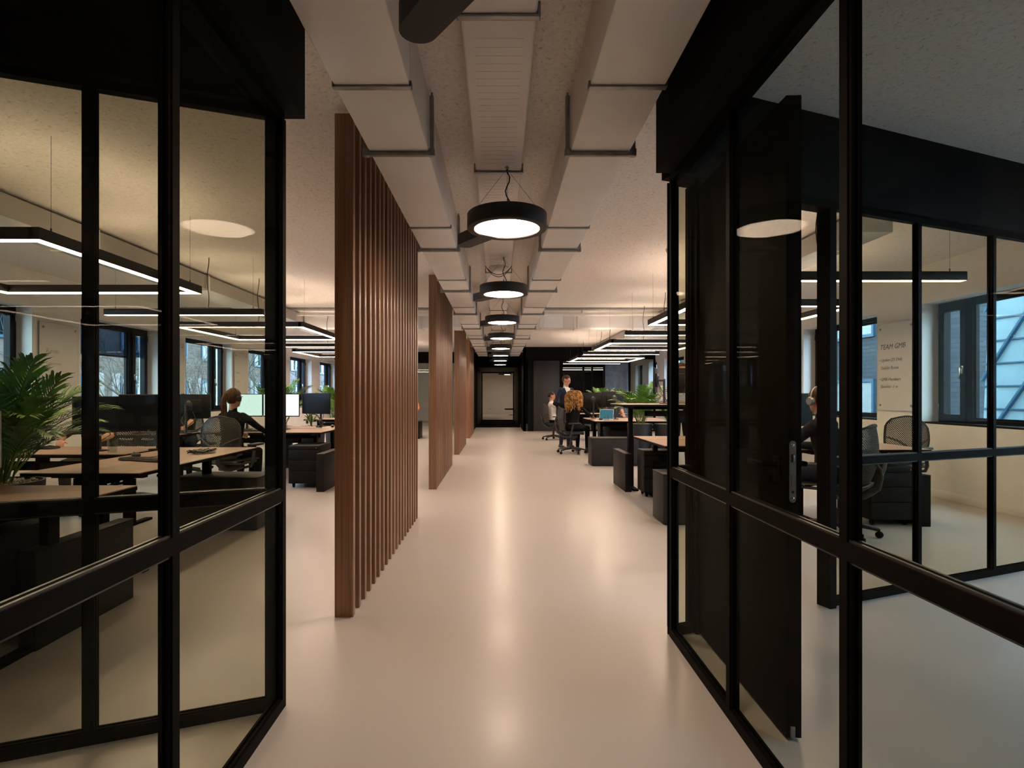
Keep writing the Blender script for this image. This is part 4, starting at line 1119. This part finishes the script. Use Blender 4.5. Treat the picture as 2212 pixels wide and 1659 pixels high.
solo('tin_can', MB().lathe([(.0001, .74), (.036, .74), (.038, .745), (.038, .825), (.036, .83), (.0001, .83)], (-4.78, 7.6, 0), 24), 'tin', 'small metal can on desk left of the ponytailed woman', 'can')
solo('paper_sheet', MB().box(-4.75, -4.45, 7.5, 7.71, .74, .7415), 'paper', 'white paper sheet on desk by the typing hands', 'paper')
solo('paper_sheet', MB().box(2.0, 2.21, 11.40, 11.7, .74, .7415), 'paper', 'white paper sheet under the curly haired woman\'s arm', 'paper')
# laptop
lt = thing('laptop', 'open laptop with teal screen on the curly haired woman\'s desk', 'laptop', (2.26, 11.76, .74), R(-22))
part('base', MB().box(-.15, .15, -.10, .10, 0, .012, .004), 'white_plastic', lt)
kb = MB()
for r_ in range(4):
    for c_ in range(11): kb.box(-.13+c_*.0238, -.13+c_*.0238+.019, -.02+r_*.022, -.002+r_*.022, .012, .0135)
part('keys', kb, 'black_plastic', lt, kind='stuff')
mt = Matrix.Translation((0, .10, .012)) @ Matrix.Rotation(R(-14), 4, 'X')
part('lid', MB().box(-.15, .15, 0, .008, 0, .215, .003, mt), 'white_plastic', lt)
part('screen', MB().box(-.142, .142, -.0012, 0, .01, .207, 0, mt), 'screen_laptop', lt)
# headset on stand
hs = thing('headset', 'black headset lying over a small stand left of the first slat screen', 'headset', (-2.98, 8.95, .747), R(25))
part('headband', MB().tube([(.10*math.cos(a), 0, .105+.11*math.sin(a)) for a in [PI*i/14 for i in range(15)]], .007, 8), 'black_plastic', hs)
for s in (-1, 1): part('ear_cup', MB().lathe([(.0001, -.018), (.034, -.016), (.038, 0), (.034, .016), (.0001, .018)], (s*.10, 0, .10), 18, 'X'), 'black_plastic', hs)
part('microphone', MB().tube([(-.10, 0, .09), (-.09, -.07, .05), (-.04, -.12, .03)], .003, 6).ell((-.04, -.125, .03), (.008, .012, .008), 8, 6), 'black_plastic', hs)
part('stand', MB().bar((.12, 0, .004), (.04, .0, .004), .06, .008, .002).bar((.10, 0, .0), (.14, 0, .10), .012, .05, .002), 'black_plastic', hs)
# far room table and stool glimpsed through the passage
ft = thing('low_table', 'dark round low table in the pale room beyond the passage', 'table', (.95, 34.6, 0))
part('table_top', MB().lathe([(.0001, .33), (.55, .33), (.58, .345), (.58, .40), (.0001, .405)], n=36), 'black_board', ft)
part('column', MB().cyl((0, 0, .02), (0, 0, .33), .05, n=16), 'black_metal', ft)
part('foot', MB().lathe([(.0001, 0), (.32, 0), (.32, .012), (.05, .03), (.0001, .03)], n=32), 'black_metal', ft)
solo('wall_socket', MB().box(-.65, -.5, 37.375, 37.4, .28, .36, .004), 'white_plastic', 'white wall socket low on the far pale wall', 'socket')
solo('ceiling_detector', MB().lathe([(.0001, CEIL-.05), (.04, CEIL-.048), (.055, CEIL-.02), (.055, CEIL)], (1.6, 4.2, 0), 24), 'white_plastic', 'small round detector on ceiling right of the right duct', 'detector')
solo('ceiling_detector', MB().lathe([(.0001, CEIL-.05), (.04, CEIL-.048), (.055, CEIL-.02), (.055, CEIL)], (1.95, 6.3, 0), 24), 'white_plastic', 'small round detector on ceiling above the right glass corner', 'detector')
# ================================================================ people
def ik(sh, wr, l1, l2, hint):
    d = wr-sh; L = min(d.length, (l1+l2)*.999); dn = d.normalized()
    a = (l1*l1-l2*l2+L*L)/(2*L); h = math.sqrt(max(0, l1*l1-a*a))
    hp = hint-dn*hint.dot(dn); hp.normalize()
    return sh+dn*a+hp*h, sh+dn*L
class Body:
    def __init__(s): s.mb = MB(); s.prims = []
    def limb(s, pts, rs, tag, n=14):
        pts = [Vector(p) for p in pts]
        s.mb.tube(pts, list(rs), n)
        s.mb.ell(pts[0], (rs[0],)*3, 12, 8); s.mb.ell(pts[-1], (rs[-1],)*3, 12, 8)
        for i in range(len(pts)-1): s.prims.append((pts[i], pts[i+1], rs[i], rs[i+1], tag))
    def blob(s, c, r, tag, mtx=None):
        s.mb.ell(c, r, 16, 12, mtx); s.prims.append((Vector(c), Vector(c)+Vector((0, 0, 1e-4)), min(r), min(r), tag))
    def loft(s, st, tag, n=20):
        vs = []; fs = []; k = len(st)
        for c, rx, ry in st:
            for j in range(n):
                a = 2*PI*j/n; vs.append(Vector(c)+Vector((rx*math.cos(a), ry*math.sin(a), 0)))
        for i in range(k-1):
            for j in range(n): fs.append((i*n+j, i*n+(j+1) % n, (i+1)*n+(j+1) % n, (i+1)*n+j))
        fs.append(list(range(n))[::-1]); fs.append([(k-1)*n+j for j in range(n)])
        s.mb.add(vs, fs, True)
        for i in range(k-1):
            for sx in (-.5, 0, .5):
                a, b = st[i], st[i+1]
                s.prims.append((Vector(a[0])+Vector((sx*a[1], 0, 0)), Vector(b[0])+Vector((sx*b[1], 0, 0)), a[2]*.9, b[2]*.9, tag))
def person(name_label, x, y, z0, face, pose='sit', mats=None, hands=None, lean=0.0, head=(0, 0), hair='short', hairmat='hair_dark', female=False, S=1.0, override=None, sleeve='long', knees=None, twist=0.0, thick=1.0, cat='person', elbows=None, voxel=.0085):
    mats = mats or ['black_cloth', 'dark_denim', 'skin', 'black_plastic', 'white_cloth']
    t = thing('person', name_label, cat, (x, y, z0), R(face-90))
    B = Body(); V = Vector
    sit = pose == 'sit'
    pz = .575 if sit else .93*S
    sp = .455*S                                   # pelvis to shoulder line
    pel = V((0, -.02 if sit else 0, pz)); lv = V((0, math.sin(lean), math.cos(lean)))
    def up(d): return pel+lv*d*S
    k = .92 if female else 1.0
    k *= thick
    B.loft([(up(-.10), .13*k, .10*k), (up(-.04), .165*k, .122*k), (up(.05), .165*k, .118*k), (up(.16), .142*k, .10*k), (up(.28), .160*k, .112*k), (up(.38), .172*k, .110*k), (up(.45), .150*k, .085*k), (up(.485), .085*k, .065*k)], 0)
    # belt line: lower part of trunk belongs to the trousers
    nk = up(.50); hv = (lv+V((0, .12, .5))).normalized()
    hc = nk+hv*.158*S
    hm = Matrix.Rotation(R(head[0]), 4, 'Z') @ Matrix.Rotation(R(-head[1]), 4, 'X')
    B.limb([nk-lv*.03, nk+hv*.09], [.056*k, .052*k], 2)
    def hb(c, r): B.blob(hc+hm @ V(c), r, 2, hm)
    hb((0, -.008, .02), (.077, .098, .100)); hb((0, .030, -.055), (.056, .062, .062)); hb((0, .07, -.085), (.026, .022, .020))
    hb((0, .098, -.018), (.013, .020, .026)); hb((0, .083, .024), (.050, .016, .016)); hb((0, .088, -.058), (.024, .012, .010))
    for sx in (-1, 1): hb((sx*.078, -.004, -.008), (.011, .024, .032)); hb((sx*.034, .066, -.022), (.022, .022, .02))
    # shoulders and arms
    tw = Matrix.Rotation(R(twist), 4, 'Z')
    if hands is None: hands = [V((-.25, .1, .5)), V((.25, .1, .5))]
    for i, sx in enumerate((-1, 1)):
        sh = up(.425)+tw.to_3x3() @ V((sx*.172*k, 0, 0))
        wr = V(hands[i])
        hint = V(elbows[i]) if elbows else V((sx*.55, -.35, -.9))
        el, wr = ik(sh, wr, .285*S, .255*S, hint)
        stag = 0
        B.limb([sh-V((sx*.03, 0, 0)), sh.lerp(el, .35), el], [.062*k, .052*k, .043*k], stag)
        ft = 0 if sleeve == 'long' else 2
        mid = el.lerp(wr, .4)
        B.limb([el, mid, wr], [.043*k, .040*k, .030*k] if ft == 0 else [.040*k, .037*k, .026*k], ft)
        # hand: palm, four fingers, thumb
        fd = (wr-el).normalized(); fd = (fd+V((0, 0, -.10))).normalized()
        sd = fd.cross(V((0, 0, 1)))
        sd = sd.normalized() if sd.length > .2 else V((1, 0, 0))
        nn = sd.cross(fd).normalized()
        pc = wr+fd*.045
        rot = Matrix((sd, fd, nn)).transposed().to_4x4()
        B.mb.ell(pc, (.040, .052, .017), 14, 10, rot); B.prims.append((wr, wr+fd*.09, .022, .022, 2))
        for fi, (off, ln) in enumerate(((-.030, .066), (-.010, .076), (.010, .072), (.029, .056))):
            b0 = wr+fd*.085+sd*off; b1 = b0+fd*ln*.45+nn*.004; b2 = b1+(fd-nn*.45).normalized()*ln*.35; b3 = b2+(fd-nn*1.0).normalized()*ln*.25
            B.limb([b0, b1, b2, b3], [.0095, .009, .0085, .0078], 2, 8)
        th = wr+fd*.03-sd*sx*.030
        B.limb([th, th+(fd*.6-sd*sx*.8).normalized()*.035, th+(fd*.6-sd*sx*.8).normalized()*.035+fd*.03-nn*.006], [.013, .011, .009], 2, 8)
    # legs
    for i, sx in enumerate((-1, 1)):
        hp = pel+V((sx*.088, 0, -.02))
        if sit:
            kn = V(knees[i]) if knees else V((sx*.12, .42, .53)); an = V((kn.x+sx*.0, kn.y-.02, .09))
        else:
            kn = V((sx*.10, .03, .50*S)); an = V((sx*.11, -.01, .09))
        B.limb([hp, hp.lerp(kn, .5), kn], [.092*k, .078*k, .058*k], 1)
        B.limb([kn, kn.lerp(an, .35), an], [.057*k, .056*k, .040*k], 1)
        B.limb([an, an+V((sx*.01, -.03, -.045))], [.038, .036], 3); B.limb([an+V((sx*.01, -.03, -.05)), an+V((sx*.02, .08, -.056)), an+V((sx*.03, .16, -.062))], [.038, .036, .028], 3)
    me = B.mb.mesh('body', None)
    tmp = bpy.data.objects.new('body', me); COL.objects.link(tmp)
    r = tmp.modifiers.new('r', 'REMESH'); r.mode = 'VOXEL'; r.voxel_size = voxel; r.use_smooth_shade = True
    sm = tmp.modifiers.new('s', 'SMOOTH'); sm.factor = .5; sm.iterations = 3
    dg = bpy.context.evaluated_depsgraph_get()
    nm = bpy.data.meshes.new_from_object(tmp.evaluated_get(dg)); nm.name = 'body'
    bpy.data.objects.remove(tmp); bpy.data.meshes.remove(me)
    nf = len(nm.polygons); co = np.zeros(nf*3); nm.polygons.foreach_get('center', co); co = co.reshape(-1, 3)
    best = np.full(nf, 1e9); idx = np.zeros(nf, dtype=np.int32)
    for a, b, r0, r1, tg in B.prims:
        a_, b_ = np.array(a), np.array(b); d = b_-a_; L2 = d.dot(d)
        s_ = np.clip(((co-a_) @ d)/L2, 0, 1); q = a_+s_[:, None]*d
        ds = np.linalg.norm(co-q, axis=1)-(r0+(r1-r0)*s_)
        m = ds < best; best[m] = ds[m]; idx[m] = tg
    low = (idx == 0) & (co[:, 2] < pz-.01) & (np.abs(co[:, 0]) < .2) if not female else np.zeros(nf, bool)
    idx[low & (co[:, 1] < .25)] = 1
    if override is not None:
        ov = override(co, idx, {'neck': np.array(nk), 'pz': pz, 'hc': np.array(hc)})
        idx = ov
    nm.materials.clear()
    for m in mats: nm.materials.append(M[m])
    nm.polygons.foreach_set('material_index', idx.astype(np.int32)); nm.polygons.foreach_set('use_smooth', [True]*nf); nm.update()
    body = link('body', nm, t)
    # eyes
    for sx in (-1, 1):
        part('eye', MB().ell(hc+hm @ V((sx*.031, .083, .004)), (.011, .008, .008), 10, 8), 'hair_dark', t)
        part('eyebrow', MB().ell(hc+hm @ V((sx*.032, .094, .026)), (.020, .005, .004), 10, 6), hairmat, t)
    # hair
    H = MB(); n, mm = 40, 28
    c0 = V((0, -.010, .024)); rr = V((.083, .104, .106))
    vs = []; keep = []
    for i in range(mm+1):
        ph = PI*i/mm
        for j in range(n):
            a = 2*PI*j/n
            p = V((math.sin(ph)*math.cos(a), math.sin(ph)*math.sin(a), math.cos(ph)))
            q = V((p.x*rr.x, p.y*rr.y, p.z*rr.z))*(1+.02*math.sin(j*7)*math.sin(i*5))
            vs.append(hc+hm @ (c0+q)); keep.append((p, c0+q))
    def hairy(p, q):
        if hair == 'short':
            if q.y > .05: return q.z > .072
            if q.y > -.035: return q.z > .034
            return q.z > -.045
        if q.y > .055: return q.z > .058
        if q.y > -.005: return q.z > .0
        return q.z > -.075
    fs = []
    for i in range(mm):
        for j in range(n):
            ids = (i*n+j, (i+1)*n+j, (i+1)*n+(j+1) % n, i*n+(j+1) % n)
            if all(hairy(*keep[q]) for q in ids): fs.append(ids)
    H.add(vs, fs, True)
    ho = part('hair', H, hairmat, t, sharp=80)
    so = ho.modifiers.new('thick', 'SOLIDIFY'); so.thickness = .012; so.offset = -1
    if hair == 'ponytail':
        b = hc+hm @ V((0, -.105, .035)); P = [b, b+V((0, -.045, .01)), b+V((.0, -.075, -.06)), b+V((.0, -.065, -.15)), b+V((.0, -.05, -.23)), b+V((0, -.04, -.28))]
        tl = part('ponytail', MB().tube(P, [.016, .020, .026, .029, .022, .006], 14), hairmat, t, sharp=80)
        part('hair_tie', MB().lathe([(.018, -.006), (.024, -.006), (.024, .006), (.018, .006)], hc+hm @ V((0, -.118, .036)), 16, 'Y'), 'black_cloth', t)
        q = random.Random(3); st = MB()
        for _ in range(40):
            ox, oy = q.uniform(-.03, .03), q.uniform(-.02, .02)
            st.tube([P[0]+V((ox*.4, 0, 0)), P[2]+V((ox, oy, 0)), P[3]+V((ox*1.1, oy, 0)), P[4]+V((ox*.9, oy, -.01)), P[5]+V((ox*.5, oy, q.uniform(-.03, .01)))], [.004, .006, .006, .005, .001], 5, False)
        part('strands', st, hairmat, t, kind='stuff')
    if hair == 'curly':
        q = random.Random(7); st = MB()
        for c_ in range(340):
            a = q.uniform(0, 2*PI); e = q.uniform(-.25, 1.0)
            dirv = V((math.cos(a)*math.cos(e), math.sin(a)*math.cos(e), math.sin(e)))
            if dirv.y > .35 and dirv.z < .75: continue
            p = hc+hm @ (c0+V((dirv.x*.085, dirv.y*.10, dirv.z*.105)))
            L = q.uniform(.16, .33)+.06*max(0, -dirv.y); N = 18; pts = []; ph = q.uniform(0, 6); fr = q.uniform(30, 46)
            out = V((dirv.x, dirv.y, 0)); out = out.normalized() if out.length > .05 else V((0, -1, 0))
            for i in range(N):
                s = i/(N-1)
                base = p+out*(.085*math.sin(min(1, s*1.6)*PI/2))*q.uniform(.98, 1.02)-V((0, 0, L*s*s*(.55+.45*s)))+dirv*.02
                pts.append(base+V((.014*math.cos(ph+s*L*fr*4), .014*math.sin(ph+s*L*fr*4), 0)))
            st.tube(pts, [.0115*(1-.35*i/(N-1)) for i in range(N)], 5, False)
        part('curls', st, hairmat, t, sharp=80, kind='stuff')
    return t, hc, hm
V = Vector
def headphones(t, hc, hm, mat='black_plastic', cup=.036):
    hp = link('headphones', MB().tube([hc+hm @ V((.093*math.cos(a), -.01, .0+.128*math.sin(a))) for a in [PI*i/16 for i in range(17)]], .008, 8).mesh('headphones', mat), t)
    for sx in (-1, 1):
        part('ear_cup', MB().add([hm @ V(v)+hc for v in MB().lathe([(.0001, -.018), (cup*.85, -.018), (cup, -.008), (cup, .010), (cup*.8, .018), (.0001, .018)], (sx*.098, -.005, -.006), 20, 'X').v], MB().lathe([(.0001, -.018), (cup*.85, -.018), (cup, -.008), (cup, .010), (cup*.8, .018), (.0001, .018)], (0, 0, 0), 20, 'X').f, True), mat, hp)
# ponytailed woman at the lit monitors
t, hc, hm = person('seated woman with ponytail and headset facing lit teal monitors', -3.33, 6.95, 0, 86, mats=['black_cloth', 'black_cloth', 'skin', 'black_plastic', 'black_cloth'], hands=[V((-.16, .50, .77)), V((.19, .50, .77))], lean=.06, head=(-22, 4), hair='ponytail', hairmat='hair_auburn', female=True)
headphones(t, hc, hm)
# person in olive behind the palm
person('person in olive shirt leaning on desk behind the palm', -4.52, 6.34, 0, -88, mats=['olive_cloth', 'olive_cloth', 'skin', 'black_plastic', 'olive_cloth'], hands=[V((-.28, .52, .79)), V((.10, .50, .79))], lean=.26, S=.93, head=(0, 20), hair='short', hairmat='hair_brown', sleeve='short', elbows=[V((-.9, .1, -.5)), V((.9, .1, -.5))])
# typing hands behind the rear facing monitors
person('person in olive typing behind the rear facing monitors', -4.92, 8.72, 0, -70, mats=['olive_cloth', 'dark_denim', 'skin', 'black_plastic', 'olive_cloth'], hands=[V((-.10, .62, .80)), V((.24, .58, .80))], lean=.30, S=.93, head=(0, 20), hair='short', hairmat='hair_brown', sleeve='short')
# standing man in blue jacket
def jacket(co, idx, k):
    nz = k['neck'][2]; v = (idx == 0) & (co[:, 1] > .045) & (np.abs(co[:, 0]-.005) < .012+.19*np.clip(co[:, 2]-(nz-.34), 0, .28)) & (co[:, 2] > nz-.34)
    out = idx.copy(); out[v] = 4
    col = (idx == 0) & (co[:, 2] > nz-.045) & (np.abs(co[:, 0]) < .07); out[col] = 4
    return out
t, hc, hm = person('standing man in navy jacket and open white shirt', 1.60, 13.4, 0, -60, pose='stand', mats=['navy_cloth', 'navy_cloth', 'skin_warm', 'black_plastic', 'white_cloth'], hands=[V((-.25, .06, .84)), V((.25, .10, .86))], lean=.07, head=(36, 18), hair='short', hairmat='hair_brown', S=1.02, override=jacket, thick=1.08)
lp = MB()
for s in (-1, 1):
    lp.add([V((s*.012, .128, 1.16)), V((s*.075, .112, 1.22)), V((s*.105, .085, 1.36)), V((s*.055, .066, 1.44)), V((s*.045, .098, 1.34)), V((s*.02, .135, 1.16))], [(0, 1, 2, 3, 4, 5) if s > 0 else (5, 4, 3, 2, 1, 0)])
part('lapel', lp, 'navy_cloth', t)
# curly haired woman
person('seated woman with long curly blonde hair in black jacket', 1.62, 12.08, 0, 52, mats=['black_cloth', 'black_cloth', 'skin', 'black_plastic', 'black_cloth'], hands=[V((-.40, .10, 1.0)), V((.16, .56, .79))], lean=.10, head=(-10, 6), hair='curly', hairmat='hair_gold', female=True, elbows=[V((-1, -.1, .15)), V((.6, -.3, -.9))], thick=1.05)
# man in white shirt
person('seated man with glasses in white shirt before the dark door', 1.55, 15.7, 0, 5, mats=['white_cloth', 'charcoal_knit', 'skin_warm', 'black_plastic', 'white_cloth'], hands=[V((-.15, .48, .77)), V((.18, .48, .77))], lean=-.08, head=(0, 8), hair='short', hairmat='hair_dark')
# person in grey behind the monitor
person('person in grey shirt typing behind monitor beside the palms', 2.72, 13.32, 0, -92, mats=['grey_cloth', 'dark_denim', 'skin_warm', 'black_plastic', 'grey_cloth'], hands=[V((-.16, .66, .80)), V((.20, .62, .80))], lean=.14, head=(0, 8), hair='short', hairmat='hair_grey', sleeve='short', S=1.04)
# man in striped shirt standing at the raised desk
person('standing man in striped shirt behind the raised desk monitor', 2.80, 8.52, 0, -92, pose='stand', mats=['striped_cloth', 'dark_denim', 'skin', 'black_plastic', 'striped_cloth'], hands=[V((-.16, .34, 1.20)), V((.30, .36, 1.20))], lean=.03, head=(0, 10), hair='short', hairmat='hair_brown', S=1.035)
# person with headphones
t, hc, hm = person('seated person with headphones in dark sweater behind right glass', 3.02, 5.08, 0, 124, mats=['charcoal_knit', 'dark_denim', 'skin', 'black_plastic', 'charcoal_knit'], hands=[V((-.16, .50, .78)), V((.20, .46, .78))], lean=.16, head=(-20, 8), hair='short', hairmat='hair_brown')
headphones(t, hc, hm, 'lock_steel', .04)
# far person between the slat screens
person('person with orange sleeve glimpsed between first two slat screens', -2.75, 17.6, 0, -80, mats=['orange_cloth', 'dark_denim', 'skin_warm', 'black_plastic', 'orange_cloth'], hands=[V((-.16, .52, .80)), V((.20, .50, .80))], lean=.15, head=(0, 10), hair='short', hairmat='hair_dark', voxel=.011)
